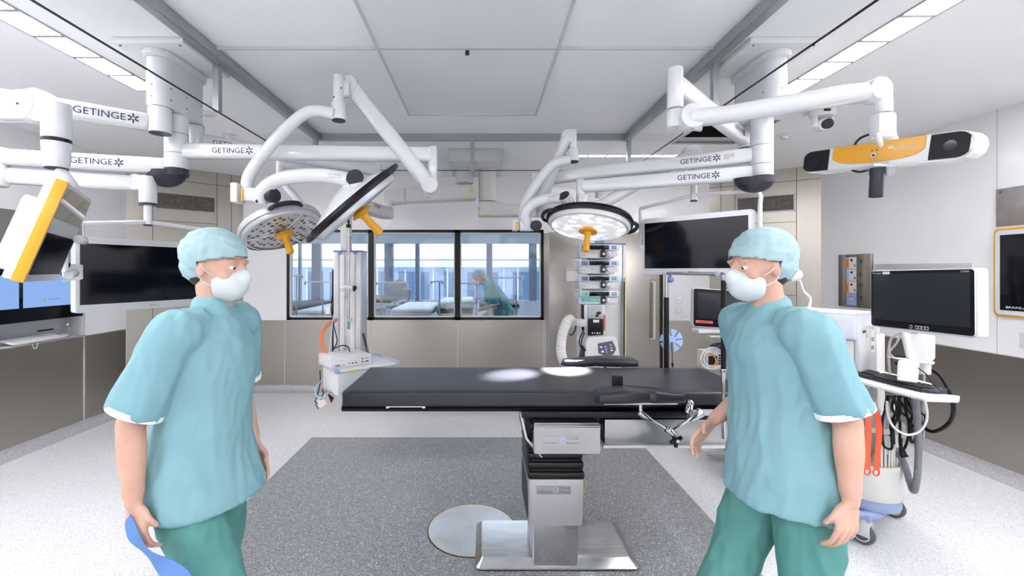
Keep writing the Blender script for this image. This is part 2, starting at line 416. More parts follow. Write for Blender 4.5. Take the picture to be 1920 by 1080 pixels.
# joints in the steel and enamel panels
m = MB()
for px in (534, 695, 858, 1020): 
    x = X_(px, YB); m.bx(x-.005, x+.005, YB-.0025, YB+.01, KICK, SILL-.004)
m.bx(CLX, WX1+.05, YB-.003, YB+.01, SILL-.007, SILL+.001)
m.bx(XL-.01, XL+.0025, 4.42-.006, 4.42+.006, KICK, .938)
for y in (3.75, 2.6, 1.2): m.bx(XR-.0025, XR+.01, y-.006+.19, y+.006+.19, KICK, .951)
for y in (2.95, 1.6): m.bx(XL-.01, XL+.0025, y-.006, y+.006, KICK, .938)
m.bx(XL-.01, XL+.003, YF, CLY, .934, .941); m.bx(XR-.003, XR+.01, YF, CRY, .949, .957)
m.bx(XR-.0015, XR+.01, 3.376, 3.382, .957, HC)
struct('trim_6', m, M['lightseam'])
def splay_seams(a, b, name, label_side):
    a, b = V(*a), V(*b); d = (b-a); L_ = d.length; d.normalize(); n = V(d.y, -d.x)    # n points into the room
    ax = (d.to_3d(), n.to_3d(), V(0,0,1))
    sgn = 1
    m = MB()
    f = lambda t: a + d*(L_*t)
    for t in (.20, .75, .885) if label_side == 'l' else (.115, .25, .80):
        p = f(t); m.box((p.x, p.y, (KICK+HC)/2), (.006, .006, HC-KICK), ax)
    for z, t0, t1 in ((2.70,0,1), (2.20,.2,.75) if label_side=='l' else (2.20,.25,.8), (1.9,.2,.75) if label_side=='l' else (1.9,.25,.8), (1.3,.2,.75) if label_side=='l' else (1.3,.25,.8)):
        p = f((t0+t1)/2); m.box((p.x, p.y, z), (L_*(t1-t0), .006, .006), ax)
    struct(name, m, M['seam'])
    # recessed return-air grille
    t0, t1 = (.22,.73) if label_side == 'l' else (.27,.78)
    p = f((t0+t1)/2)
    g = thing('air_grille', 'dark return air grille set in the %s splayed steel corner' % ('left' if label_side=='l' else 'right'), 'vent', (p.x, p.y, 2.44))
    wdt = L_*(t1-t0); c = V(p.x, p.y, 0)+n.to_3d()*.004
    MB().box(c+V(0,0,2.44), (wdt, .012, .19), ax).build('grille', M['dark_mesh'], g)
    mm = MB()
    for z in (2.44-.1, 2.44+.1): mm.box(c+V(0,0,z), (wdt+.03, .02, .016), ax)
    for s in (-1, 1): mm.box(c+d.to_3d()*s*wdt/2+V(0,0,2.44), (.016, .02, .216), ax)
    mm.build('frame', M['alu'], g)
    mm = MB()
    for k in range(10): mm.box(c+n.to_3d()*.008+V(0,0,2.36+k*.0177), (wdt, .004, .004), ax)
    mm.build('louvre', M['dark_mesh'], g)
splay_seams((XL, CLY), (CLX, YB), 'trim_7', 'l'); splay_seams((CRX, YB), (XR, CRY), 'trim_8', 'r')
# coved skirting
def cove(name, pts):
    for i, (a, b) in enumerate(zip(pts, pts[1:])):
        a, b = V(*a, 0), V(*b, 0); d = (b-a).normalized(); n = V(d.y, -d.x, 0)
        prof = [(0,0),(.012,KICK+.004),(0,KICK+.004)]
        q = [(-.02, 0), (.10, 0), (.10,.002), (.06,.008), (.03,.022), (.012,.05), (.008, KICK), (-.02, KICK)]
        m = MB(); m.prism(q, a, n, V(0,0,1), d, (b-a).length)
        struct(name if i == 0 else name+'_%d' % i, m, M['cove'])
cove('baseboard_left', [(XL, YF), (XL, CLY)]); cove('baseboard_splay_left', [(XL, CLY), (CLX, YB)])
cove('baseboard_back', [(CLX, YB), (DX0, YB)]); cove('baseboard_back_right', [(DX1+.09, YB), (CRX, YB)])
cove('baseboard_splay_right', [(CRX, YB), (XR, CRY)]); cove('baseboard_right', [(XR, CRY), (XR, YF)])
# window in the back wall
win = bpy.data.objects.new('window_1', None); C.objects.link(win); win['kind'] = 'structure'; win.location = (0, YB, SILL)
WM['window_1'] = Matrix.Translation((0, YB, SILL))
m = MB(); f = .035
mull = [X_(696,YB), X_(858,YB)]
m.bx(WX0, WX1, YB-.012, YB+.10, WZ1-f, WZ1); m.bx(WX0, WX1, YB-.012, YB+.10, WZ0+.004, WZ0+f)
m.bx(WX0, WX0+f, YB-.012, YB+.10, WZ0, WZ1); m.bx(WX1-f, WX1, YB-.012, YB+.10, WZ0, WZ1)
for x in mull: m.bx(x-.036, x+.036, YB-.012, YB+.10, WZ0, WZ1)
m.build('window_frame', M['frameblk'], win)
m = MB(); edges = [WX0+f, mull[0]-.036, mull[0]+.036, mull[1]-.036, mull[1]+.036, WX1-f]
for k in range(3):
    x0, x1 = edges[2*k], edges[2*k+1]; s = .014
    for a,b,c_,d_ in ((x0,x1,WZ1-f-s,WZ1-f),(x0,x1,WZ0+f,WZ0+f+s),(x0,x0+s,WZ0+f,WZ1-f),(x1-s,x1,WZ0+f,WZ1-f)): m.bx(a,b,YB+.0,YB+.06,c_,d_)
m.build('window_bead', M['white2'], win)
for k in range(3):
    m = MB(); m.bx(edges[2*k]+.01, edges[2*k+1]-.01, YB+.03, YB+.036, WZ0+f, WZ1-f); m.build('pane', M['winglass'], win)
# sliding steel door
dr = bpy.data.objects.new('door_1', None); C.objects.link(dr); dr['kind'] = 'structure'; dr.location = (DX0, YB, 0); WM['door_1'] = Matrix.Translation((DX0, YB, 0))
m = MB(); m.bx(DX0+.012, DX1-.012, YB-.012, YB+.08, .01, DZ-.01, .004); m.build('door_leaf', M['steel'], dr)
m = MB(); m.bx(DX0-.01, DX0+.012, YB-.008, YB+.08, 0, DZ); m.bx(DX0, DX1, YB-.008, YB+.08, DZ-.012, DZ+.012); m.build('door_frame', M['alu'], dr)
m = MB(); m.bx(DX1-.012, DX1+.03, YB-.0, YB+.08, 0, DZ); m.build('door_gap', M['black'], dr)
m = MB(); m.bx(DX1+.03, DX1+.092, YB-.014, YB+.08, 0, DZ); m.build('door_post', M['steelv'], dr)
hx = X_(1224, YB)
m = MB(); m.tube([(hx-.03,YB-.01,Z_(528,YB)),(hx,YB-.05,Z_(530,YB)),(hx,YB-.055,Z_(540,YB)),(hx,YB-.055,Z_(625,YB)),(hx,YB-.05,Z_(634,YB)),(hx-.03,YB-.01,Z_(636,YB))], .013, smooth=5); m.build('door_handle', M['offwhite'], dr)
# strip lamps -------------------------------------------------------
def strip_lamp(label, x0, x1, y0, y1, n, along='y'):
    t = thing('strip_light', label, 'ceiling light', ((x0+x1)/2, (y0+y1)/2, HC), group=None)
    m = MB(); g = .012
    m.bx(x0-g, x0, y0-g, y1+g, HC-.007, HC-.001); m.bx(x1, x1+g, y0-g, y1+g, HC-.007, HC-.001)
    m.bx(x0, x1, y0-g, y0, HC-.007, HC-.001); m.bx(x0, x1, y1, y1+g, HC-.007, HC-.001)
    m.build('trim', M['alu'], t)
    m = MB(); m.bx(x0, x1, y0, y1, HC-.0045, HC-.002); m.build('diffuser', M['lamp'], t)
    for k in range(1, n):
        m = MB()
        if along == 'y': yy = y0+(y1-y0)*k/n; m.bx(x0, x1, yy-.012, yy+.012, HC-.008, HC-.0046)
        else: xx = x0+(x1-x0)*k/n; m.bx(xx-.012, xx+.012, y0, y1, HC-.008, HC-.0046)
        m.build('reflector_bar', M['reflector'], t)
    return t
strip_lamp('long recessed strip light in the ceiling at the left, running over the left arms', -2.40, -2.24, -1.6, 3.0, 20)
strip_lamp('long recessed strip light in the ceiling at the right, above the yellow tracking camera', 2.06, 2.22, -1.6, 3.06, 20)
strip_lamp('short strip light across the ceiling behind the glass skirt', .95, 2.35, 4.68, 4.76, 7, 'x')
strip_lamp('added unseen strip light across the ceiling behind the photographer', -1.4, 1.4, -1.3, -1.1, 8, 'x')  # added lamp outside the view, evens out the room's light
strip_lamp('added unseen strip light brightening the left wall', -3.75, -3.6, -1.6, 2.9, 14)  # added out of view to brighten the left wall
strip_lamp('added unseen strip light brightening the right wall', 3.6, 3.75, -1.6, 2.7, 14)  # its counterpart, added outside the frame to lift the right wall
# ---------------------------------------------------------------- ceiling pendants and their arms
def barbox(m, a, b, h, w, bev=.012, ext=0, upv=None):
    """rounded bar of height h, width w from a to b"""
    a, b = Vector(a), Vector(b); d = (b-a).normalized(); y = V(0,0,1).cross(d).normalized(); z = d.cross(y)
    m.box((a+b)/2, ((b-a).length+2*ext, w, h), (d, y, z), bev, 3); return d, y, z
def star(m, c, r, right, up):
    n = right.cross(up)
    for k, L in ((0,1),(60,1),(120,1),(180,1),(240,1),(300,1)):
        a = math.radians(k+30); d = right*math.cos(a)+up*math.sin(a)
        p = d.cross(n)
        m.box(c+d*r*.62, (r*.72, r*.27, .0012), (d, p, n), .0)
def wordmark(parent, c, right, up, width, mtl, star_on=True):
    right = Vector(right).normalized(); up = Vector(up); up = (up-right*up.dot(right)).normalized()
    h = width*.135
    text('GETINGE', Vector(c)-right*width*.11, right, up, width*.78, h, mtl, parent, 'wordmark')
    m = MB(); star(m, Vector(c)+right*width*.40, width*.10, right, up); m.build('emblem', mtl, parent)
def arm(name, a, b, h, w, mtl, parent, txt=None, tw=.24, bev=.02, tm=None):
    m = MB(); barbox(m, a, b, h, w, bev); o = m.build(name, mtl, parent)
    if txt is not None:
        a, b = Vector(a), Vector(b)
        if (b-a).x < 0: a, b = b, a
        d = (b-a).normalized(); n = V(d.y, -d.x, 0).normalized()
        if n.y > 0: n = -n
        wordmark(o, a+(b-a)*txt+n*(w/2+.0012), d, V(0,0,1), tw, tm or M['navy'])
    return o
def screw(m, c, n, r=.004): m.cyl(Vector(c)-Vector(n)*.001, Vector(c)+Vector(n)*.0015, r, seg=10)
def stadium_pts(x, y0, y1, r, n=10):
    pts = []
    for k in range(n+1): a = PI*k/n; pts.append((x+r*math.cos(a), y1+r*math.sin(a)))
    for k in range(n+1): a = PI+PI*k/n; pts.append((x+r*math.cos(a), y0+r*math.sin(a)))
    return pts
def pendant_head(t, x, y0, y1, px0, px1, zb, r):
    MB().bx(px0, px1, 2.325, 2.76, HC-.034, HC-.001, .004).build('mount_plate', M['white2'], t)
    m = MB(); m.prism(stadium_pts(x, y0, y1, r), (0,0,zb), V(1,0,0), V(0,1,0), V(0,0,1), HC-.034-zb); 
    m.build('column_cover', M['white'], t)
    MB().prism(stadium_pts(x, y0, y1, r+.02), (0,0,HC-.075), V(1,0,0), V(0,1,0), V(0,0,1), .041, .006).build('flange', M['white2'], t)
    def sc(c, n, r=.004):
        m = MB(); screw(m, c, n, r); m.build('screw', M['dgrey'], t)
    for dz in (.045, .11):
        for yy in (y0, (y0+y1)/2, y1):
            sx = -1 if x > 0 else 1
            sc((x+sx*r, yy, zb+dz), (sx,0,0))
        sc((x, y0-r, zb+dz), (0,-1,0))
    for sx in (-1,1): sc(((px0+px1)/2+sx*(px1-px0)*.42, 2.35, HC-.035), (0,0,-1), .006)
def spindle(t, x, y, z0, z1, r, grooves=(), cap=None, name='spindle'):
    m = MB(); m.cyl((x,y,z0), (x,y,z1), r, bev=.006, seg=32); o = m.build(name, M['white'], t)
    if grooves:
        for g in grooves:
            m = MB(); m.cyl((x,y,g-.0012), (x,y,g+.0012), r+.0008, seg=32); m.build('groove', M['dgrey'], o)
    if cap: 
        m = MB(); m.cyl((x,y,z0-.003), (x,y,z0+.004), r*.9, seg=32); m.build('end_cap', M[cap], o)
    return o
def dome_cap(t, c, rx, ry, rz, dx):
    """dark under-shell of the lowest joint"""
    m = MB(); x, y, z = c; prof = []
    for k in range(9):
        a = PI/2*k/8; prof.append((math.cos(a), -math.sin(a)))
    m.lathe([(0,0)]+prof, (0,0,0), (0,0,1), 36)
    for v in m.bm.verts: v.co = V(x+dx+v.co.x*rx, y+v.co.y*ry, z+v.co.z*rz)
    m.cyl((x,y,z-.03),(x,y,z+.012), .0635, seg=32)
    m.build('joint_shell', M['dgrey'], t)

# ---- left pendant
tl = thing('pendant_boom', 'white ceiling pendant with several long arms hung from its column left of the operating table', 'pendant', (-1.82, 2.57, HC))
pendant_head(tl, -1.82, 2.44, 2.70, -2.0, -1.612, 2.517, .062)
spindle(tl, -1.812, 2.43, 2.372, 2.517, .057, (2.512,), 'dgrey')
spindle(tl, -1.812, 2.56, 2.19, 2.517, .062, (2.405, 2.29))
spindle(tl, -1.808, 2.72, 2.36, 2.517, .05, (2.51,), 'dgrey')
dome_cap(tl, (-1.812, 2.56, 2.19), .118, .07, .095, -.055)
A1 = V(-2.62, 1.84, 2.424)
arm('arm', (-1.85, 2.405, 2.424), A1, .092, .07, M['white'], tl, .815, .265)
B1 = V(-2.62, 2.333, 2.2155)
arm('arm', (-1.85, 2.55, 2.2155), B1, .088, .07, M['white'], tl, .585, .25, tm=M['navy'])
arm('arm', (-1.79, 2.56, 2.309), (-.306, 2.64, 2.309), .088, .07, M['white'], tl, .215, .235)
D1 = V(-.86, 3.50, 2.42)
arm('arm', (-1.81, 2.72, 2.42), D1, .09, .07, M['white'], tl, .17, .235)
# far left elbow and spring arm that carries the yellow-edged monitor
m = MB(); m.cyl(A1+V(0,0,-.16), A1+V(0,0,.06), .055, bev=.01); m.build('spindle', M['white'], tl)
e0, e1 = P(-260, 200, 1.9), P(52, 201, 1.9)
m = MB(); barbox(m, e0, e1, .122, .08, .02); m.cyl(e1+V(0,-.042,0), e1+V(0,.042,0), .064, bev=.006, seg=40); m.build('spring_arm', M['white'], tl)
ex = (106-VX)*1.9/F
m = MB(); t_ = bmesh.new()
m.cyl((ex,1.9,2.178), (ex,1.9,2.335), .051, bev=.004, seg=36)
m.prism([(-.175,.05),(-.09,.065),(-.06,.068),(.0,.035),(.032,.012),(.032,-.08),(-.05,-.08),(-.095,-.06)], (ex,1.9-.038,2.325), V(1,0,0), V(0,0,1), V(0,1,0), .076, .006)
o = m.build('elbow', M['white'], tl)
MB().cyl((ex,1.9,2.162),(ex,1.9,2.178), .0515, seg=36).build('ring', M['black'], o)
m = MB(); screw(m, e1+V(0,-.042,0), (0,-1,0), .006); m.build('screw', M['dgrey'], tl)
m = MB(); m.tube([(ex,1.9,2.162),(ex,1.9,2.06),(ex,1.9,2.052)], [.051,.045,.043], 36); o = m.build('lower_joint', M['white'], tl)
MB().cyl((ex,1.9,2.048),(ex,1.9,2.053), .041, seg=30).build('end_cap', M['dgrey'], o)
m = MB(); m.tube([(ex+.01,1.9,2.05), P(128,335,1.92), P(139,352,1.95), P(140,375,1.98)], .018, smooth=5, seg=16); m.build('hanger', M['white'], tl)
# third left arm carrying the large monitor
m = MB(); m.cyl(B1+V(0,0,-.16), B1+V(0,0,.05), .05, bev=.01); m.build('spindle', M['white'], tl)
c0 = V(-2.62, 2.35, 2.119); c1 = P(262, 344, 2.54)
m = MB(); barbox(m, c0, c1, .086, .07, .018); m.cyl(c1+V(0,-.04,.004), c1+V(0,.04,.004), .047, bev=.006, seg=36); m.build('spring_arm', M['white'], tl)
jx, jy = -1.95, 2.52
m = MB(); m.cyl((jx,jy,1.992), (jx,jy,2.15), .044, bev=.005, seg=32); o = m.build('lower_joint', M['white'], tl)
MB().cyl((jx,jy,1.982),(jx,jy,1.994), .0455, seg=32).build('ring', M['dgrey'], o)
m = MB(); m.cyl((jx,jy,1.868),(jx,jy,1.985), .021, seg=20); o = m.build('hanger', M['white'], tl)
MB().cyl((jx,jy,1.862),(jx,jy,1.870), .0225, seg=20).build('end_cap', M['dgrey'], o)
# arm end and spring arm to the tilted light
m = MB(); m.cyl((-.306,2.64,2.11), (-.306,2.64,2.358), .029, bev=.006); m.build('spindle', M['white'], tl)
s0, s1 = P(806, 348, 2.62), P(656, 160, 2.56)
m = MB(); d, y_, z_ = barbox(m, s0, s1, .092, .062, .022)
m.cyl(s1+V(0,-.036,0), s1+V(0,.036,0), .050, bev=.01, seg=32); m.cyl(s0+V(0,-.034,0), s0+V(0,.034,0), .050, bev=.008, seg=32)
sp = m.build('spring_arm', M['white'], tl)
m = MB(); m.box(s0+V(-.02,-.0,-.055), (.045,.04,.012), (d, y_, z_)); m.build('slot', M['grey'], sp)
sx, sy = X_(635, 2.5), 2.5
m = MB(); m.cyl((sx,sy,Z_(200,2.5)), (sx,sy,Z_(142,2.5)), .031, bev=.006); m.box((sx+.035,sy+.02,Z_(165,2.5)),(.05,.05,.09),None,.012); m.build('spindle', M['white'], tl)
m = MB(); m.cyl((sx,sy,Z_(226,2.5)), (sx,sy,Z_(193,2.5)), .041, bev=.008, seg=32); o = m.build('lower_joint', M['white'], tl)
MB().cyl((sx,sy,Z_(226,2.5)-.003),(sx,sy,Z_(226,2.5)+.003), .038, seg=32).build('end_cap', M['dgrey'], o)
for p in ((640,165),(626,182)):
    m = MB(); screw(m, P(*p, 2.465), (0,-1,0), .0045); m.build('screw', M['dgrey'], tl)
# rear arm end and spring arm to the far perforated light
m = MB(); m.cyl((D1.x,D1.y,2.30), (D1.x,D1.y,2.47), .035, bev=.006); m.build('spindle', M['white'], tl)
r0, r1 = V(D1.x-.02, D1.y-.02, 2.33), P(526, 306, 3.25)
m = MB(); m.tube([r0, r1], [.045,.045], 20, flat=.75); m.cyl(r1+V(0,0,-.09), r1+V(0,0,.05), .032, bev=.006); m.build('spring_arm', M['white'], tl)

# ---- right pendant
tr = thing('pendant_boom', 'white ceiling pendant with crossed arms at the right, above the large monitor', 'pendant', (1.645, 2.57, HC))
pendant_head(tr, 1.65, 2.45, 2.71, 1.44, 1.83, 2.50, .062)
spindle(tr, 1.645, 2.55, 2.145, 2.50, .060, (2.335, 2.225))
spindle(tr, 1.64, 2.70, 2.365, 2.50, .045, (2.49,), 'dgrey')
dome_cap(tr, (1.645, 2.55, 2.145), .115, .07, .085, -.045)
R1 = V(.40, 3.27, 2.289); R2 = V(.68, 2.99, 2.182); R0 = V(.85, 1.91, 2.42)
o = arm('arm', (1.63, 2.56, 2.289), R1, .088, .07, M['white'], tr, .785, .225)
dd = (V(1.63,2.56,2.289)-R1).normalized(); nn = V(dd.y, -dd.x, 0).normalized(); nn = nn if nn.y < 0 else -nn
cc = R1+(V(1.63,2.56,2.289)-R1)*.892+nn*.0362
m = MB(); m.box(cc, (.075,.0012,.042), (dd, nn, V(0,0,1))); m.build('rating_label', M['white2'], o)
m = MB()
for k in range(6): m.box(cc+nn*.001+V(0,0,.015-k*.006)+dd*(.004 if k < 4 else -.01), (.056 if k<4 else .03,.0006,.0016), (dd, nn, V(0,0,1)))
m.build('rating_print', M['print'], o)
arm('arm', (1.63, 2.56, 2.182), R2, .086, .07, M['white'], tr, .695, .235)
arm('arm', (1.63, 2.69, 2.42), R0, .092, .062, M['white'], tr, .80, .20)
m = MB(); m.cyl(R0+V(0,0,-.105), R0+V(0,0,.075), .034, bev=.006, seg=32); m.build('spindle', M['white'], tr)
m = MB(); m.cyl(R0+V(0,0,-.19), R0+V(0,0,-.108), .037, bev=.012, seg=32)
k0, k1 = P(1293, 222, 1.88), P(1640, 173, 1.67)
m.box((R0+V(0,0,-.15)+k0)/2, (.06,.062,.08), None, .015); m.build('elbow', M['white'], tr)
m = MB()
mid = (k0+k1)/2
m.tube([k0, k0*.8+k1*.2+V(0,0,-.006), mid, k0*.15+k1*.85+V(0,0,.004), k1], [.052,.048,.05,.050,.044], 28, smooth=4, flat=.75)
m.cyl(k0+V(0,-.042,0), k0+V(0,.042,0), .054, bev=.008, seg=36); m.cyl(k1+V(.0,-.036,.004), k1+V(0,.036,.004), .044, bev=.01, seg=32)
m.build('spring_arm', M['white'], tr)
m = MB(); m.tube([k0+V(-.0,-.03,-.052), k0+V(.035,-.03,-.056)], .012, 8); screw(m, k0+V(.0,-.043,.0), (0,-1,0)); m.build('slot', M['grey'], tr)
q = P(1657, 200, 1.66)
m = MB(); m.cyl(P(1657,212,1.66), P(1655,165,1.66), .028, bev=.006); m.build('lower_joint', M['white'], tr)
# R1 end: spring arm of the lit lamp
m = MB(); m.cyl(R1+V(0,0,-.28), R1+V(0,0,.05), .034, bev=.006); m.build('spindle', M['white'], tr)
u0, u1 = P(1008, 392, 3.22), P(1064, 256, 3.12)
m = MB(); m.tube([u0, u1], [.05,.05], 24, flat=.8); m.cyl(u1+V(0,-.034,.0), u1+V(0,.034,0), .048, bev=.01, seg=28); m.box(P(1074,262,3.12), (.05,.06,.15), None, .014); m.build('spring_arm', M['white'], tr)
m = MB(); m.cyl(P(1075,303,3.08), P(1075,279,3.08), .040, bev=.008, seg=28); o = m.build('lower_joint', M['white'], tr)
m = MB(); m.cyl(P(1075,304,3.08)+V(0,0,-.003), P(1075,303,3.08), .036, seg=28); m.build('end_cap', M['black'], o)
# R2 end: spring arm that carries the large right monitor
m = MB(); m.cyl(R2+V(0,0,-.12), R2+V(0,0,.05), .033, bev=.005); m.build('spindle', M['white'], tr)
m = MB(); g0 = P(1112, 392, 2.97); g1 = P(1296, 288, 2.88)
m.tube([g0, g1], [.060,.052], 24, flat=.7); m.cyl(g0+V(0,-.045,0), g0+V(0,.045,0), .068, bev=.008, seg=36)
m.box(P(1092,378,2.97), (.07,.07,.11), None, .02)
m.cyl(g1+V(0,-.038,0), g1+V(0,.038,0), .055, bev=.008, seg=30)
o = m.build('spring_arm', M['white'], tr)
m = MB(); m.cyl(P(1120,384,2.92)+V(0,-.002,0), P(1120,384,2.92)+V(0,.01,0), .014, seg=20); screw(m, P(1113,389,2.92), (0,-1,0)); m.build('bolt', M['chrome'], o)
m = MB(); m.cyl(P(1301,376,2.85), P(1301,330,2.85), .021, seg=20); m.cyl(P(1301,340,2.85), P(1301,300,2.85), .032, seg=20, bev=.004); o = m.build('hanger', M['white'], tr)
MB().cyl(P(1301,378,2.85), P(1301,375.5,2.85), .022, seg=20).build('end_cap', M['dgrey'], o)

# ---- rear anaesthesia pendants near the back wall
rp = thing('pendant_boom', 'grey-white twin ceiling pendant with two short columns near the back wall', 'pendant', (0, 4.75, HC))
bx0, bx1 = X_(840,4.46), X_(943,4.46)
MB().bx(bx0, bx1, 4.46, 5.2, Z_(302,4.46), HC-.002, .006).build('mount_box', M['offwhite'], rp)
def rear_col(x, y, ztop, zbot, r):
    m = MB(); m.cyl((x,y,zbot),(x,y,ztop-.02), r, seg=36, bev=.004); o = m.build('column', M['offwhite'], rp)
    MB().cyl((x,y,ztop-.022),(x,y,ztop-.001), r*.94, seg=36).build('ring', M['silver'], o)
rear_col(X_(871,4.85), 4.85, Z_(302,4.46), Z_(344,4.85), .098)
rear_col(X_(914,4.85), 4.85, Z_(302,4.46), Z_(378,4.85), .098)
def rear_arm(pts, y, d, name='arm', marks=()):
    m = MB(); poly = [(X_(px,y), Z_(py,y)) for px, py in pts]
    m.prism(poly, (0,y,0), V(1,0,0), V(0,0,1), V(0,1,0), d, .012); o = m.build(name, M['offwhite'], rp)
    for (a,b,c_,d_) in marks:
        mm = MB(); mm.bx(X_(a,y), X_(c_,y), y-.0015, y+.001, Z_(d_,y), Z_(b,y)); mm.build('lime_marker', M['lime'], o)
rear_arm([(745,355),(840,350),(880,344),(891,352),(891,372),(745,378)], 4.74, .2, marks=((882,354,886,361),(866,371,880,373)))
rear_arm([(720,357),(760,353),(760,378),(720,382)], 4.72, .2)
rear_arm([(899,377),(943,377),(943,382),(1166,382),(1166,403),(897,404)], 4.74, .2, marks=((896,388,898,395),(905,402,920,404)))
m = MB(); m.cyl(P(729,395,4.42), P(729,376,4.42), .035); m.build('column', M['offwhite'], rp)
m = MB(); a0, a1 = P(640,376,3.6), P(728,401,4.4)
barbox(m, a0, a1, .115, .14, .02); o = m.build('arm', M['offwhite'], rp)
dd = (a1-a0).normalized(); text('Dräger', (a0*.42+a1*.58)+V(-dd.y,dd.x,0)*-.0+V(dd.y,-dd.x,0)*0+V(-.0,0,.02)+(V(dd.y,-dd.x,0).normalized()*(-1 if V(dd.y,-dd.x,0).y>0 else 1))*.0715, dd, V(0,0,1), .12, .045, M['navy'], o)
for (pxc, tag_) in ((729, 0),):
    pass
# ---------------------------------------------------------------- surgical lights
def perf_mat():
    m = mat('perforated_lens_plate', (.62,.62,.63), .25, .5); N, L, b = nodes(m)
    tc = N.new('ShaderNodeTexCoord'); v = N.new('ShaderNodeTexVoronoi'); v.inputs['Scale'].default_value = 26; v.inputs['Randomness'].default_value = .25
    L.new(tc.outputs['Object'], v.inputs['Vector']); cr = N.new('ShaderNodeValToRGB'); cr.color_ramp.interpolation = 'CONSTANT'
    e = cr.color_ramp.elements; e[0].color = (.10,.09,.09,1); e[1].position = .36; e[1].color = (.60,.60,.61,1)
    L.new(v.outputs['Distance'], cr.inputs[0]); L.new(cr.outputs[0], b.inputs['Base Color']); return m
M['perf'] = perf_mat()
def led_mat():
    m = bpy.data.materials.new('lit_led_lens'); m.use_nodes = True; N = m.node_tree.nodes; L = m.node_tree.links
    b = N['Principled BSDF']; tc = N.new('ShaderNodeTexCoord'); v = N.new('ShaderNodeTexVoronoi'); v.inputs['Scale'].default_value = 16
    L.new(tc.outputs['Object'], v.inputs['Vector']); cr = N.new('ShaderNodeValToRGB')
    e = cr.color_ramp.elements; e[0].position = .0; e[0].color = (1,1,1,1); e[1].position = .55; e[1].color = (.30,.31,.33,1)
    L.new(v.outputs['Distance'], cr.inputs[0]); L.new(cr.outputs[0], b.inputs['Emission Color']); b.inputs['Emission Strength'].default_value = .9
    b.inputs['Base Color'].default_value = (.7,.7,.72,1); b.inputs['Roughness'].default_value = .15; return m
M['led'] = led_mat()
def axes_from(nrm, xhint):
    z = Vector(nrm).normalized(); x = Vector(xhint); x = (x-z*x.dot(z)).normalized(); y = z.cross(x); return x, y, z
def lamp_head(t, c, nrm, xhint, R, on=False, gripL=.13, handles=(0, PI), thick=1.0, rim='black', grip_col='yellowh'):
    """c centre of rim plane; nrm = direction the light shines"""
    x, y, z = axes_from(nrm, xhint); c = Vector(c)
    def pt(a, r, h): return c + x*math.cos(a)*r + y*math.sin(a)*r + z*h
    m = MB(); m.lathe([(0,-.12*thick),(R*.25,-.115*thick),(R*.45,-.09*thick),(R*.8,-.055*thick),(R*.97,-.03*thick),(R*1.0,-.012),(R*.98,0)], c, z, 56); m.build('housing', M['white'], t)
    m = MB(); m.lathe([(R*.97,-.036*thick),(R*1.04,-.034*thick),(R*1.07,-.012),(R*1.045,.008),(R*.98,.006)], c, z, 56); m.build('rim', M[rim], t)
    m = MB(); m.lathe([(R*1.0,.004),(R*1.005,.018),(R*.97,.034),(R*.90,.038)], c, z, 56); m.build('lens_ring', M['silver'] if not on else M['white2'], t)
    m = MB(); m.lathe([(R*.97,.030),(R*.6,.034),(0,.035)], c, z, 56); m.build('lens', M['led'] if on else M['perf'], t)
    if not on:
        m = MB()
        for k in range(3):
            a = k*2*PI/3+.5; m.box(c+(x*math.cos(a)+y*math.sin(a))*R*.52+z*.037, (R*.8, .012, .004), (x*math.cos(a)+y*math.sin(a), z.cross(x*math.cos(a)+y*math.sin(a)), z))
        m.build('rib', M['white2'], t)
    m = MB(); m.lathe([(.0,.034),(R*.12,.036),(.062*R/.29,.052),(.066*R/.29,.066),(.03,.072),(.022,.085),(.020,.10),(.024,.085+gripL*.8),(.026,.085+gripL),(.020,.092+gripL),(0,.094+gripL)], c, z, 28); m.build('grip', M[grip_col], t)
    for a0 in handles:
        m = MB(); pts = []
        for k in range(7):
            a = a0+(-.42+.84*k/6); rr = R*(1.0+.17*math.sin(PI*k/6)**.45)
            pts.append(pt(a, rr, -.012))
        m.tube(pts, .012, 12, smooth=3, flat=1.3); m.build('handle', M['dgrey'], t)
# lit lamp over the table
LC = P(1104, 419, 3.08); LN = V(-.16,-.23,-.96)
t = thing('surgical_light', 'lit round surgical light with amber grip, shining over the operating table', 'surgical light', tuple(LC))
lamp_head(t, LC, LN, V(1,0,0), .285, True, .12, handles=(0, PI))
m = MB(); m.tube([P(1068,300,3.05),P(1045,304,3.05),P(1028,316,3.05),P(1003,348,3.05),P(985,382,3.05),P(979,420,3.05)], .034, 20, smooth=6); m.build('yoke', M['white'], t)
m = MB(); m.tube([P(990,424,3.04),P(984,402,3.02),P(997,383,3.0),P(1025,373,2.98),P(1050,372,2.96)], .036, 20, smooth=6); o = m.build('yoke', M['white'], t)
text('GETINGE', P(1034,368.5,2.925), V(1,0,.15), V(0,0,1), .05, .008, M['print'], o, 'wordmark'); text('MAQUET POWERLED', P(1034,372.5,2.925), V(1,0,.15), V(0,0,1), .055, .005, M['print'], o, 'wordmark')
m = MB(); m.box(P(988,424,3.05), (.11,.075,.07), None, .014); m.build('joint_box', M['white'], t)
m = MB(); m.box(P(966,423,3.05), (.04,.08,.075), None, .006); o = m.build('side_box', M['white2'], t)
m = MB(); m.bx(X_(967,3.0),X_(971,3.0),3.005,3.02,Z_(431,3.0),Z_(415,3.0)); m.build('amber_strip', M['yellowh'], o)
m = MB(); m.cyl(P(1003,423,3.02), P(1007,423,2.97), .036, seg=28, bev=.004); m.build('brake_knob', M['dgrey'], t)
a, b = P(1057,367,2.93), P(1072,393,3.0)
dn = (b-a).normalized(); m = MB(); m.cyl(a, LC-LN*.03+V(-.07,0,0), .041, seg=32); o = m.build('neck', M['white'], t)
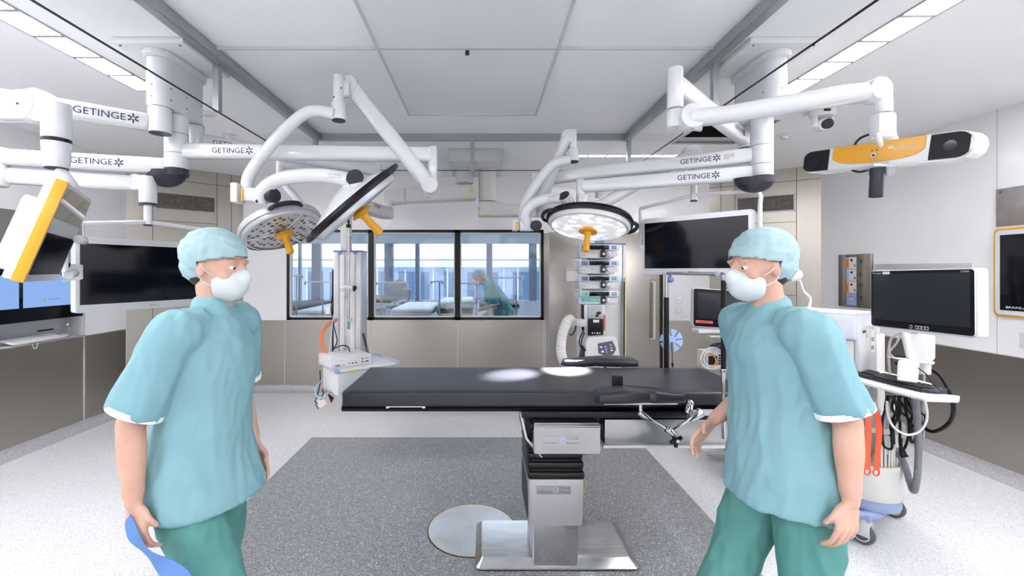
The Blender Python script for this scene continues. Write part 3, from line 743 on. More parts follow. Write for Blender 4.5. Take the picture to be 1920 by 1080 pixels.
MB().cyl(a-dn*.006, a+dn*.0, .040, seg=32).build('end_cap', M['dgrey'], o)
# its beams
def spot(name, loc, target, power, size, blend=.6, rad=.12):
    ld = bpy.data.lights.new(name, 'SPOT'); ld.energy = power; ld.spot_size = size; ld.spot_blend = blend; ld.shadow_soft_size = rad; ld.color = (1,.99,.97)
    lo = bpy.data.objects.new(name, ld); C.objects.link(lo); lo.location = loc; d = Vector(target)-Vector(loc)
    lo.rotation_euler = d.to_track_quat('-Z', 'Y').to_euler(); return lo
SPOT = 1300
spot('surgical_beam', LC+LN*.05+V(-.15,-.05,0), (.50, 2.60, 1.01), SPOT*1.4, math.radians(19), 1, .02)
spot('surgical_beam', LC+LN*.05+V(.12,-.06,0), (.17, 2.46, 1.01), SPOT*1.3, math.radians(14), 1, .02)
# tilted lamp seen edge-on
LC2 = P(664, 384, 2.4); u2 = (P(742,318,2.4)-P(586,450,2.4)); 
LN2 = V(u2.normalized().z, .27, -u2.normalized().x)
t = thing('surgical_light', 'surgical light tilted almost edge-on with black rim and amber grip, left of centre', 'surgical light', tuple(LC2))
lamp_head(t, LC2, LN2, u2, .27, False, .12, handles=(0, PI), thick=.9)
m = MB(); m.tube([P(628,214,2.48),P(600,208,2.48),P(572,213,2.48),P(535,243,2.48),P(492,292,2.48),P(466,332,2.48),P(463,362,2.48)], .033, 20, smooth=6); m.build('yoke', M['white'], t)
m = MB(); m.tube([P(488,378,2.44),P(494,356,2.42),P(525,336,2.4),P(575,329,2.36),P(625,331,2.33),P(655,338,2.31)], .038, 20, smooth=6); o = m.build('yoke', M['white'], t)
text('GETINGE', P(627,327.5,2.278), V(1,0,-.02), V(0,0,1), .066, .011, M['print'], o, 'wordmark'); text('MAQUET POWERLED', P(630,332.5,2.278), V(1,0,-.02), V(0,0,1), .074, .006, M['print'], o, 'wordmark')
m = MB(); m.box(P(475,366,2.46), (.10,.08,.08), None, .016); m.build('joint_box', M['white'], t)
m = MB(); m.box(P(446,363,2.46), (.040,.09,.11), None, .006); o = m.build('side_box', M['white2'], t)
m = MB(); m.bx(X_(449,2.4),X_(452,2.4),2.413,2.43,Z_(376,2.4),Z_(352,2.4)); m.build('amber_strip', M['yellowh'], o)
m = MB(); m.cyl(P(506,367,2.44), P(516,367,2.42), .040, seg=28, bev=.003); m.build('brake_knob', M['dgrey'], t)
m = MB(); m.cyl(P(482,377,2.40), P(482,377,2.42), .009, seg=16); m.build('button', M['black'], t)
kn = P(666, 334, 2.24)
m = MB(); m.cyl(kn+V(.004,.09,-.03), kn, .047, seg=36, bev=.004); m.cyl(P(668,340,2.30), LC2-LN2*.06, .047, seg=32); o = m.build('neck', M['white'], t)
MB().cyl(kn+V(0,-.006,.001), kn+V(0,.002,0), .045, seg=36).build('end_cap', M['dgrey'], o)
m = MB(); q0 = P(669,362,2.33); dq = (LC2-q0).normalized()
m.lathe([(.05,-.004),(.054,0),(.05,.004)], q0, dq, 30, closed=True); m.build('collar', M['black'], t)
# perforated lamp seen from below at the left
LC1 = P(528, 428, 3.05); LN1 = V(.42,-.22,-.87)
t = thing('surgical_light', 'switched-off surgical light showing its perforated round underside, left of the window', 'surgical light', tuple(LC1))
lamp_head(t, LC1, LN1, V(.89,0,.45), .262, False, .11, handles=(.9, 3.6), rim='silver')
m = MB(); m.tube([P(526,318,3.25),P(533,345,3.25),P(556,372,3.25),P(574,400,3.22),P(570,420,3.18)], .026, 16, smooth=6); m.build('yoke', M['white'], t)
m = MB(); m.tube([P(570,420,3.18), P(556,412,3.17), LC1-LN1.normalized()*.07], .030, 16, smooth=4); m.build('neck', M['white'], t)
# ---------------------------------------------------------------- operating table
def softpad(x0, x1, y0, y1, z0, z1, r=.012, n=40, amp=.0025, seed=0, taper=None):
    m = MB(); rings = []
    cs = rrect(y1-y0, z1-z0, r, 4)
    # subdivide long sides of the cross-section
    P2 = []
    for i, p in enumerate(cs):
        q = cs[(i+1) % len(cs)]; L = math.hypot(q[0]-p[0], q[1]-p[1]); k = max(1, int(L/.05))
        for j in range(k): P2.append((p[0]+(q[0]-p[0])*j/k, p[1]+(q[1]-p[1])*j/k))
    xs = [0, .004, .012] + [.03+(x1-x0-.06)*i/n for i in range(n+1)] + [x1-x0-.012, x1-x0-.004, x1-x0]
    for x in xs:
        e = min(x, x1-x0-x); s = 1 if e > .012 else (1-.03*(1-e/.012)**2)
        ring = []
        for (a, b) in P2:
            nz = noise.noise(V(x*3+seed, a*4, b*6))*amp + noise.noise(V(x*13+seed, a*9, b*3))*amp*.35
            wy = 1 if taper is None else taper(x/(x1-x0))
            ring.append(m.bm.verts.new(V(x0+x, (y0+y1)/2+a*(1-(1-s)*.6)*wy, (z0+z1)/2+b*(s) + nz*(1 if b > 0 else .3))))
        rings.append(ring)
    k = len(P2)
    for a, b in zip(rings, rings[1:]):
        for i in range(k): m.bm.faces.new((a[i], a[(i+1)%k], b[(i+1)%k], b[i]))
    m.bm.faces.new(list(reversed(rings[0]))); m.bm.faces.new(rings[-1])
    return m
tb = thing('operating_table', 'operating table with long black padded top on a stainless steel column and base', 'operating table', (.39, 2.5, 0))
TY0, TY1, TZ = 2.10, 2.65, 1.012
softpad(-.683, .722, TY0, TY1, .938, TZ, n=46, seed=1).build('pad', M['pad'], tb)
softpad(.728, 1.335, TY0+.004, TY1-.004, .942, TZ-.003, n=20, seed=5).build('pad', M['pad'], tb)
m = MB(); m.bx(-.67, .74, TY0+.03, TY1-.03, .925, .94, .003); m.bx(.74, 1.30, TY0+.03, TY1-.03, .925, .942, .003); m.build('top_plate', M['frameblk'], tb)
for y, s in ((TY0+.035, 1), (TY1-.035, -1)):
    m = MB(); hexa = [(0,.0),(.014,.017),(.036,.019),(.05,.004),(.036,-.017),(.014,-.018)]
    m.prism([(a-.02,b) for a,b in hexa], (-.69,y,.926), V(0,1,0), V(0,0,1), V(1,0,0), 1.30, .002)
    o = m.build('side_frame', M['frameblk'], tb)
    m = MB(); m.prism([((a-.016)*.98,b*.98) for a,b in hexa], (-.6925,y-.004,.926), V(0,1,0), V(0,0,1), V(1,0,0), .0025); m.build('end_cap', M['black'], o)
    m = MB(); m.tube([(-.693,y+a-.020,.926+b) for a,b in hexa]+[(-.693,y-.020,.926)], .0015, 6, cap=False); m.build('edge_trim', M['silver'], o)
    m = MB(); m.bx(.19, 1.30, y-.028*s-.004, y+.012*s, .885, .915, .003); m.build('side_frame', M['frameblk'], tb)
m = MB(); m.bx(.19, 1.28, TY0+.07, TY1-.07, .86, .925, .004); m.build('under_frame', M['frameblk'], tb)
m = MB(); m.bx(-.46,-.29, TY0+.004, TY0+.03, .936, .942, .001); m.bx(-.47,-.455, TY0+.002, TY0+.03, .932, .941); m.bx(-.295,-.28, TY0+.002, TY0+.03, .932, .941); m.build('accessory_strip', M['silver'], tb)
m = MB(); m.bx(.62, 1.36, 2.20, 2.60, .715, .845, .006); m.build('slide_housing', M['block_steel'], tb)
m = MB(); m.bx(.61, 1.38, 2.185, 2.62, .703, .716, .002); m.build('slide_rail', M['silver'], tb)
m = MB(); m.bx(.975, 1.29, 2.075, 2.085, .905, .934, .002); m.bx(1.0,1.03,2.083,2.11,.91,.93); m.bx(1.22,1.25,2.083,2.11,.91,.93); m.build('side_rail', M['silver'], tb)
# head block
m = MB(); prof = [(2.10,.710),(2.10,.842),(2.112,.856),(2.30,.868),(2.55,.868),(2.55,.710)]
m.prism(prof, (.250,0,0), V(0,1,0), V(0,0,1), V(1,0,0), .322, .004); hb = m.build('head_block', M['block_steel'], tb)
m = MB()
m.cyl((.572,2.125,.842),(.586,2.125,.842),.020, seg=20, bev=.003); m.build('bumper', M['black'], hb)
m = MB(); m.cyl((.236,2.14,.834),(.25,2.14,.834),.018, seg=20, bev=.003); m.build('bumper', M['black'], hb)
m = MB(); m.prism([(2.13,.705),(2.20,.665),(2.5,.665),(2.55,.705)], (.285,0,0), V(0,1,0), V(0,0,1), V(1,0,0), .245, .004); m.build('neck_block', M['black'], tb)
m = MB(); m.bx(.215, .27, 2.2, 2.55, .73, .9, .006); m.build('side_web', M['black'], tb)
m = MB(); m.prism([(.185,.888),(.195,.888),(.225,.76),(.30,.665),(.296,.662),(.215,.755)], (0,2.17,0), V(1,0,0), V(0,0,1), V(0,1,0), .003); m.build('bellows_guard', M['silver'], tb)
# bellows: stacked rounded collars
zt = .505
for k, (h, ins) in enumerate(((.052,.0),(.05,.003),(.046,.006),(.044,.010),(.042,.014),(.04,.018))):
    m = MB(); x0, x1 = .236+ins*.4-k*.002, .536-ins*.6-k*.002
    m.box(((x0+x1)/2, 2.445+k*.004, zt+h*.42), (x1-x0, .37-ins, h*.80), None, .014, 3); m.build('bellows_fold', M['bellow'], tb)
    m = MB(); m.box(((x0+x1)/2, 2.445+k*.004, zt+h*.9), (x1-x0-.03, .35-ins, h*.3), None, .004); m.build('bellows_groove', M['black'], tb)
    zt += h
cov = mat('silver_column_cover', (.45,.45,.465), .32, .55)
m = MB(); a = rrect(.296,.37,.02,4); b_ = rrect(.285,.36,.02,4)
rings = []
for (rr, z) in ((b_,.262),(b_,.266),(a,.49),([(p[0]*.985,p[1]*.985) for p in a],.505)):
    rings.append([m.bm.verts.new((.385+p[0], 2.452+p[1], z)) for p in rr])
for p, q in zip(rings, rings[1:]):
    for i in range(len(p)): m.bm.faces.new((p[i], p[(i+1)%len(p)], q[(i+1)%len(p)], q[i]))
m.bm.faces.new(rings[0]); m.bm.faces.new(rings[-1])
cv = m.build('column_cover', cov, tb)
m = MB(); m.bx(.236, .2385, 2.30, 2.62, .28, .48); m.build('cover_joint', M['dgrey'], cv)
m = MB(); m.box((.392, 2.45, .16), (.236,.30,.24), None, .008, 3); sh = m.build('column_shaft', M['base_steel'], tb)
m = MB(); m.bx(.268, .276, 2.31, 2.59, .05, .26); m.build('shaft_edge', M['silver'], tb)
# base
m = MB()
bot = rrect(.88, .425, .03, 4, .40, 2.512); top = rrect(.80, .345, .012, 4, .395, 2.512)
rings = [[m.bm.verts.new((p[0],p[1],z)) for p in rr] for rr, z in ((bot,.010),(bot,.016),(top,.052))]
for p, q in zip(rings, rings[1:]):
    for i in range(len(p)): m.bm.faces.new((p[i], p[(i+1)%len(p)], q[(i+1)%len(p)], q[i]))
m.bm.faces.new(rings[0]); m.bm.faces.new(rings[-1]); m.build('base', M['base_steel'], tb, sharp=12)
m = MB(); m.prism(rrect(.872, .417, .03, 4, .40, 2.512), (0,0,.0025), V(1,0,0), V(0,1,0), V(0,0,1), .0085); m.build('base_foot', M['blackrub'], tb)
m = MB(); m.tube([(.538,2.35,.49),(.556,2.35,.46),(.558,2.35,.42),(.546,2.35,.385)], .0028, 8, smooth=4); m.build('earth_lead', M['lime'], tb)
# name plates
def plate(parent, cx, y, cz, wd, small):
    m = MB(); m.bx(cx-wd/2, cx+wd/2, y-.0016, y+.0005, cz-.022, cz+.022); m.build('name_plate', mat('plate_grey', (.36,.36,.37), .3, .5), parent)
    m = MB(); n = 6; rc = V(cx+wd*.06, y-.0018, cz+.002)
    for k in range(n):
        a0, a1 = 2*PI*k/n, 2*PI*(k+.8)/n
        for r0, r1 in ((.0085,.0145),):
            m.face([rc+V(math.cos(a0)*r0,0,math.sin(a0)*r0), rc+V(math.cos(a0)*r1,0,math.sin(a0)*r1), rc+V(math.cos(a1)*r1,0,math.sin(a1)*r1), rc+V(math.cos(a1)*r0,0,math.sin(a1)*r0)])
    m.build('emblem', M['lblue'], parent)
    text('Trumpf', V(cx+wd*.33, y-.002, cz+.011), V(1,0,0), V(0,0,1), .058, .016, M['print'], parent, 'lettering')
    text('Medical', V(cx+wd*.33, y-.002, cz-.010), V(1,0,0), V(0,0,1), .058, .013, M['print'], parent, 'lettering')
    text(small, V(cx-wd*.29, y-.002, cz-.008), V(1,0,0), V(0,0,1), .072, .008, M['print'], parent, 'lettering')
plate(hb, .378, 2.10, .775, .18, 'Carbon FloatLine')
plate(cv, .372, 2.267, .452, .18, 'TruSystem 7500')
text('VarioLine', V(.345,2.2655,.436), V(1,0,0), V(0,0,1), .04, .006, M['print'], cv, 'lettering')
# near arm board on its articulated clamp
ab = thing('arm_board', 'padded black arm board on a chrome jointed clamp at the near side of the table', 'arm board', (.72, 1.98, .77))
def armpad(x0, x1, yc, wy, zb, h, flip=1):
    m = MB(); n = 26; rings = []
    for i in range(n+1):
        t = i/n; tt = t if flip > 0 else 1-t
        wv = wy*(.62+.38*math.sin(PI*min(1,tt*1.35+.18))**.8 if tt < .6 else .62+.22*(1-tt)/.4)
        e = min(t, 1-t); s = min(1, math.sqrt(max(0, 1-(1-min(1, e/.06))**2))+.02)
        hh = h*(.72+.28*math.sin(PI*min(1, tt*1.2)))*max(s,.35); wv *= max(s, .25)
        rr = rrect(wv, hh, min(wv, hh)*.42, 4)
        dip = -.10*h*math.cos(PI*(t-.5))
        rings.append([m.bm.verts.new((x0+(x1-x0)*t, yc+p[0], zb+hh/2+p[1]+(dip if p[1] > 0 and abs(p[0]) < wv*.3 else 0))) for p in rr])
    for p, q in zip(rings, rings[1:]):
        for i in range(len(p)): m.bm.faces.new((p[i], p[(i+1)%len(p)], q[(i+1)%len(p)], q[i]))
    m.bm.faces.new(rings[0]); m.bm.faces.new(rings[-1]); return m
armpad(.505, .928, 1.985, .135, 1.003, .062).build('pad', M['pad'], ab)
m = MB(); m.bx(.55, .88, 1.95, 2.02, .996, 1.004, .002); m.build('tray', M['silver'], ab)
MB().box((.645,2.072,1.055),(.05,.018,.085),None,.004).build('strap', M['blackrub'], ab)
a0 = P(1201,753,1.98); a1 = P(1201,775,1.98); a2 = P(1257,810,1.98); a3 = P(1305,778,2.03)
m = MB(); m.cyl(a0, a1, .0085, seg=16); m.build('post', M['chrome'], ab)
m = MB(); m.ball(a1, .014); d = (a2-a1).normalized(); m.tube([a1-d*.004, a1+d*.012, a1+d*.05, a1+d*.065], [.012,.016,.010,.007], 18); m.tube([a1+d*.05, a2-d*.012], .0065, 14); m.build('link', M['chrome'], ab)
m = MB(); m.cyl(a2-d*.026, a2+d*.008, .014, seg=20, bev=.003); m.cyl(a2+V(-.012,0,.012), a2+V(.014,-.01,-.012), .015, seg=20, bev=.003); m.build('joint', M['chrome'], ab)
m = MB(); d2 = (a3-a2).normalized(); m.tube([a2, a3-d2*.035], .0075, 14); m.tube([a3-d2*.05, a3-d2*.045, a3+d2*.02, a3+d2*.028], [.010,.014,.026,.022], 22); m.build('link', M['chrome'], ab)
m = MB(); m.cyl(a3+V(-.03,.02,.0), a3+V(-.014,.03,.04), .018, seg=20, bev=.004); m.ball(a3+V(-.012,.03,.046), .017); m.bx(a3.x-.03,a3.x+.012,a3.y+.02,2.08,.905,.945,.004); m.build('clamp', M['chrome'], ab)
wk = P(1268,826,1.95)
m = MB()
for ang in (200, 30, 265): 
    v = V(math.cos(math.radians(ang)), 0, math.sin(math.radians(ang)))
    m.tube([wk, wk+v*.030], [.012,.008], 12)
m.cyl(wk+V(0,-.010,0), wk+V(0,.015,0), .013, seg=18); m.tube([a2+V(.004,0,-.006), wk+V(0,.008,0)], .009, 12)
kb = m.build('wing_knob', M['black'], ab)
MB().cyl(wk+V(.003,-.013,0), wk+V(.003,-.009,0), .0075, seg=16).build('cap', M['white2'], kb)
ab2 = thing('arm_board', 'black arm board pad lying behind the far side of the table top', 'arm board', (.78, 2.76, .95))
armpad(.50, .99, 2.76, .15, .998, .055, -1).build('pad', M['pad'], ab2)
m = MB(); m.cyl((.78,2.76,.93),(.78,2.76,1.0), .009, seg=14); m.bx(.76,.80,2.62,2.78,.912,.935,.004); m.build('post', M['chrome'], ab2)
# anaesthesia screen frame
an = thing('anaesthesia_screen_frame', 'U-shaped screen frame of two poles and a crossbar over the table', 'frame', (1.147, 2.38, .80))
zt = 1.585
m = MB(); m.tube([(1.150,2.06,zt-.03),(1.150,2.06,zt-.008),(1.150,2.075,zt),(1.149,2.6,zt),(1.149,2.715,zt)], .0095, 14); m.build('crossbar', M['chrome'], an)
m = MB(); m.cyl((1.147,2.06,1.13),(1.147,2.06,zt-.03),.0115, seg=16); m.build('upper_pole', M['black'], an)
m = MB(); m.cyl((1.147,2.06,.80),(1.147,2.06,1.15),.0085, seg=16, bev=.002); m.build('lower_pole', M['chrome'], an)
m = MB(); m.cyl((1.147,2.06,1.118),(1.147,2.06,1.135),.0145, seg=16, bev=.003); m.build('collar', M['chrome'], an)
m = MB(); m.cyl((1.149,2.705,.91),(1.149,2.705,zt-.15),.0155, seg=16); m.build('upper_pole', M['black'], an)
m = MB(); m.cyl((1.149,2.705,zt-.15),(1.149,2.705,zt),.009, seg=16); m.build('far_post', M['chrome'], an)
m = MB(); m.bx(1.11,1.185,2.045,2.09,.902,.945,.004); m.build('clamp', M['chrome'], an)
m = MB(); m.box((1.149,2.68,.918),(.05,.06,.05),None,.004); m.build('clamp', M['chrome'], an)
for y in (2.10, 2.71):
    m = MB(); m.box((1.149,y,zt),(.032,.036,.028),None,.009,3); m.build('end_fitting', mat('lilac_fitting', (.45,.47,.62), .35), an)
m = MB(); m.ball((1.175,2.71,zt-.04), .022, (1,1,.9)); m.cyl((1.175,2.71,zt-.022),(1.175,2.71,zt), .008, seg=12); m.build('knob', M['blueclip'], an)
# blue hose and cable holder on a thin rod
ch = thing('cable_holder', 'light blue slotted disc on a thin rod behind the far edge of the table', 'cable holder', (1.197, 2.74, .95))
m = MB(); n = 8; pts = []
for k in range(n):
    a = 2*PI*k/n+.15; da = 2*PI/n
    for t in (.10, .3, .5, .7, .90): pts.append((.072*math.cos(a+da*t), .072*math.sin(a+da*t)))
    aw = a+da
    pts.append((.030*math.cos(aw-.17), .030*math.sin(aw-.17))); pts.append((.030*math.cos(aw+.17), .030*math.sin(aw+.17)))
m.prism(pts, (1.197,2.74,1.159), V(1,0,0), V(0,0,1), V(0,1,0), .008); m.build('disc', M['lblue'], ch)
m = MB(); m.cyl((1.20,2.735,.95),(1.20,2.735,1.14), .005, seg=10); m.cyl((1.2,2.735,1.095),(1.2,2.735,1.15),.008,seg=12); m.cyl((1.2,2.735,1.0),(1.2,2.735,1.02),.010,seg=12); m.bx(1.185,1.215,2.60,2.75,.935,.955,.003); m.build('rod', M['chrome'], ch)
# round steel cover in the floor
m = MB(); m.cyl((-.066,2.682,.0015),(-.066,2.682,.0045), .262, seg=96); o = struct('floor_cover', m, noisy(mat('scuffed_steel_cover', (.62,.62,.64), .32, .8), 5, (.50,.49,.48), (.64,.64,.66), .2, .6))
m = MB(); m.lathe([(.262,0),(.262,.005),(.2685,.005),(.2685,0)], (-.066,2.682,.0012), (0,0,1), 96, closed=True); m.build('brass_ring', mat('brass_ring', (.75,.66,.42), .3, .7), o)
m = MB(); m.lathe([(.2685,0),(.2685,.0015),(.275,.0015),(.275,0)], (-.066,2.682,.0015), (0,0,1), 96, closed=True); m.build('seal_ring', M['blackrub'], o)
# ---------------------------------------------------------------- flat screens
def quad_frame(p_tl, p_tr, p_bl):
    """local axes of a panel: u right, v up, n towards the viewer"""
    u = (p_tr-p_tl); v = (p_tl-p_bl); w_, h_ = u.length, v.length
    u = u.normalized(); v = (v-u*v.dot(u)).normalized(); n = u.cross(v); return u, v, n, w_, h_
def monitor(t, c, u, v, w_, h_, th, bez, body, bezel, scr, r=.012, front=.0, glassy=True):
    """c centre of the front face; bez=(left,right,bottom,top)"""
    n = Vector(u).cross(Vector(v))
    m = MB(); m.prism(rrect(w_, h_, r, 4), Vector(c)-n*th, u, v, n, th, .003); m.build('casing', body, t)
    m = MB(); m.prism(rrect(w_-.008, h_-.008, max(r-.004,.003), 4), Vector(c)-n*.001, u, v, n, .0025); m.build('bezel', bezel, t)
    l, rr, b, tp = bez; m = MB()
    m.box(Vector(c)+u*((l-rr)/2)+v*((b-tp)/2)+n*.0022, (w_-l-rr, h_-b-tp, .002), (Vector(u), Vector(v), n)); m.build('screen', scr, t)
def cc(u): return Vector(u).normalized()
# large silver monitors on the pendants
def big_monitor(name, label, a, b, z0, z1, t):
    a, b = V(*a), V(*b); u = (b-a).to_3d().normalized(); v = V(0,0,1); w_ = (b-a).length; c = ((a+b)/2).to_3d()+V(0,0,(z0+z1)/2); n = u.cross(v)
    monitor(t, c, u, v, w_, z1-z0, .055, (.016,.022,.042,.034), M['silver'], M['silver'], M['screen'], .012)
    text('BARCO', c+v*(-(z1-z0)/2+.020)+n*.0022, u, v, .05, .0085, M['print'], t, 'lettering')
    m = MB(); m.box(c-n*.075, (w_*.6, (z1-z0)*.6, .04), (u, v, n), .01); m.build('back_housing', M['white2'], t)
    return c, u, v, n, w_
t = thing('large_monitor', 'large silver-framed monitor with dark screen hanging at the left behind the person', 'monitor', (-1.91, 2.52, 1.38))
c, u, v, n, w_ = big_monitor('', '', (-2.065,2.195), (-1.755,2.845), 1.383, 1.776, t)
jx, jy = -1.95, 2.52
def yoke(t, top, c, u, n, w_, drop, r=.0125, spread=.03):
    L = c-u*(w_/2+spread)-n*.03; R = c+u*(w_/2+spread)-n*.03
    m = MB(); zz = top.z
    m.tube([top, V(L.x,L.y,zz-.05)*.9+top*.1, V(L.x,L.y,zz-.065), V(L.x,L.y,zz-.12), V(L.x,L.y,c.z+drop)], r, 14, smooth=5); m.build('yoke', M['white'], t)
    m = MB(); m.tube([top, V(R.x,R.y,zz-.04)*.85+top*.15+V(0,0,.012), V(R.x,R.y,zz-.05), V(R.x,R.y,zz-.12), V(R.x,R.y,c.z+drop)], r, 14, smooth=5); m.build('yoke', M['white'], t)
    for q, s in ((L,1),(R,-1)):
        m = MB(); m.box(V(q.x,q.y,c.z+drop)+u*s*.012, (.035,.03,.03), (u, n, V(0,0,1)), .004); m.build('pivot', M['white2'], t)
yoke(t, V(jx,jy,1.885), c, u, n, w_, .0)
t = thing('large_monitor', 'large silver-framed monitor with dark screen hanging at the right above the table', 'monitor', (1.36, 2.8, 1.57))
c, u, v, n, w_ = big_monitor('', '', (1.13,3.055), (1.590,2.548), 1.575, 1.966, t)
yoke(t, P(1301,366,2.85), c, u, n, w_, -.0)
# ---------------------------------------------------------------- yellow-edged monitor, nearest at the left
t = thing('tilted_monitor', 'tilted white monitor with a bright yellow edge hanging at the far left', 'monitor', (-1.75, 1.9, 1.55))
TL, TR, BL = P(127,342,1.72), P(173,376,2.16), P(49,528,1.68)
u, v, n, w_, h_ = quad_frame(TL, TR, BL)
c = TL+u*w_/2-v*h_/2
def panel(name, cu, cv, w2, h2, n0, th, mt, par, bev=0.0, r=.01):
    m = MB(); m.prism(rrect(w2, h2, r, 4), c+u*cu+v*cv+n*n0, u, v, n, th, bev); return m.build(name, mt, par)
panel('bezel', 0, 0, w_, h_, -.010, .010, M['silver'], t, .002)
m = MB(); m.box(c-u*(w_/2+.003)-n*.016, (.010, h_+.004, .038), (u, v, n), .003); 
o = m.build('yellow_edge', mat('bright_yellow_edge', (.78,.38,.015), .3), t)
panel('casing', 0, 0, w_, h_, -.062, .050, M['white'], t, .004)
panel('rear_housing', .0, -.03, w_*.8, h_*.72, -.115, .055, M['white'], t, .006)
panel('screen', 0, -.09, w_*.90, h_*.42, .0002, .0015, mat('matt_black_screen', (.003,.003,.006), .35, spec=.08), t, r=.002)
panel('mirror_strip', 0, .125, w_*.94, h_*.32, .0002, .001, mat('polished_sensor_window', (.5,.5,.5), .04, 1), t, r=.003)
text('Zeiss', c-v*(h_/2-.018)-u*(w_/2-.05)+n*.002, u, v, .035, .010, M['print'], t, 'lettering')
m = MB(); hb_ = c-n*.09-u*w_*.42-v*.0; hd = P(28,420,1.72)
m.tube([P(90,440,1.84), P(60,428,1.78), P(32,420,1.74)], [.017,.019,.026], 18, flat=.9); o = m.build('handle', M['white2'], t)
hn = (P(32,420,1.74)-P(60,428,1.78)).normalized()
m = MB(); hx_, hy_, hz_ = frame_of(hn); m.prism(rrect(.052,.058,.02,5), P(32,420,1.74)+hn*.0, hx_, hy_, hn, .006, .002); m.build('handle_cap', mat('slate_grip', (.13,.14,.18), .4), o)
m = MB(); pc = P(30,421,1.735)+hn*.008
for k in (-2,-1,0,1,2): m.ball(pc+V(.002*k,0,.0085*k), .0042-.0006*abs(k), seg=8); 
m.tube([pc-V(.018,.002,0), pc+V(.018,.0,0)], .0014, 6)
m.build('handle_marks', M['black'], o)
m = MB(); m.cyl(P(146,448,2.0), P(157,452,2.06), .020, seg=20, bev=.004); m.build('pivot', M['white'], t); m = MB(); m.cyl(P(128,516,1.98), P(140,512,2.05), .018, seg=20, bev=.004); m.build('pivot', M['white'], t)
m = MB(); m.prism([(-.05,-.045),(.03,-.03),(.03,.04),(-.01,.045)], P(140,512,2.1), V(.8,.6,0), V(0,0,1), V(.6,-.8,0), .01, .002); m.build('side_plate', M['white2'], t)
# ---------------------------------------------------------------- workstation let into the left wall
wk = thing('wall_workstation', 'stainless workstation recessed in the left wall with two lit blue displays and a narrow shelf', 'workstation', (XL, 3.7, .92))
y0, y1 = 3.0, 4.40
m = MB(); m.bx(XL-.03, XL-.004, y0, y1, 1.62, 2.13, .0); m.build('upper_panel', M['steel'], wk)
m = MB(); m.bx(XL-.20, XL+.006, y0, y1, 1.145, 1.68, .003); m.build('display_glass', M['screen'], wk)
m = MB(); m.bx(XL-.20, XL-.17, y0, y1+.012, .94, 1.146); m.build('lower_panel', M['silver'], wk)
m = MB(); m.bx(XL-.19, XL+.008, y1+.002, y1+.016, .942, 2.125, .002); m.build('side_frame', M['silver'], wk)
def disp(ya, yb, name='lit_display'):
    m = MB(); m.bx(XL+.0062, XL+.0075, ya, yb, 1.27, 1.56); return m.build(name, M['dim'], wk)
YD = XL*-F
d1 = disp(3.0, YD/(VX-34)); d2 = disp(YD/(VX-42), 4.36)
m = MB(); m.bx(XL+.0076,XL+.0082, 4.0,4.02,1.335,1.35); m.bx(XL+.0076,XL+.0082,4.0,4.02,1.315,1.33); m.build('icon', M['lime'], d2)
m = MB(); m.bx(XL+.0076,XL+.0082,4.05,4.16,1.334,1.338); m.build('caption', M['print'], d2)
m = MB(); m.bx(XL-.19, XL+.035, y0, y1+.0, .943, .950, .002); m.build('shelf', M['grey'], wk)
m = MB(); m.bx(XL-.170, XL-.167, 3.5, 3.80, 1.02, 1.032); m.build('slot', M['black'], wk)
m = MB(); m.bx(XL-.170, XL-.167, 4.12, 4.27, 1.02, 1.034); m.build('slot', M['black'], wk)
k = thing('keyboard', 'white keyboard lying on the narrow steel shelf at the far left', 'keyboard', (XL-.08, 3.95, .95))
m = MB(); m.bx(XL-.145, XL-.005, 3.72, 4.18, .951, .963, .003); m.build('case', M['white2'], k)
m = MB(); m.tube([(XL-.145,4.0,.96),(XL-.16,4.05,.965),(XL-.15,4.16,.958)], .003, 8, smooth=4); m.build('cable', M['white2'], k)
m = MB(); m.tube([(XL+.008,3.86,.945),(XL+.014,3.88,.905),(XL+.014,3.90,.902),(XL+.008,3.91,.945)], .003, 8, smooth=4); m.build('cable_loop', M['white2'], k)
for i in range(4):
    for j in range(15):
        if i == 3 and 4 <= j <= 9: continue
        m = MB(); m.bx(XL-.138+i*.032, XL-.111+i*.032, 3.730+j*.0297, 3.755+j*.0297, .963, .966, .001); m.build('key', M['white2'], k)
k.location.z = .972; k.location.x = XL-.035; k.rotation_euler = (0, .24, 0)
k = thing('computer_mouse', 'white computer mouse on the narrow steel shelf at the far left', 'mouse', (XL-.09, 4.30, .95))
m = MB(); m.ball((XL-.09,4.30,.954), .030, (1.15,1.5,.75)); 
for vv in m.bm.verts: vv.co.z = max(vv.co.z, .951)
m.build('body', M['white2'], k)
m = MB(); m.tube([(XL-.12,4.28,.96),(XL-.14,4.25,.965),(XL-.16,4.22,.958)], .003, 8, smooth=4); m.build('cable', M['white2'], k)
k = thing('plug', 'small white plug with green light and hanging lead on the left wall', 'plug', (XL-.17, 4.36, 1.05))
m = MB(); m.cyl((XL-.17,4.34,1.055),(XL-.12,4.36,1.06), .009, seg=12); m.ball((XL-.115,4.362,1.062), .014, seg=12); m.build('body', M['white2'], k)
m = MB(); m.ball((XL-.106,4.352,1.064), .007, seg=8); m.build('indicator', emis('green_indicator', (.2,.9,.3), 1.2), k)
m = MB(); m.tube([(XL-.115,4.362,1.05),(XL-.10,4.37,1.0),(XL-.13,4.36,.955)], .003, 8, smooth=4); m.build('lead', M['white2'], k)
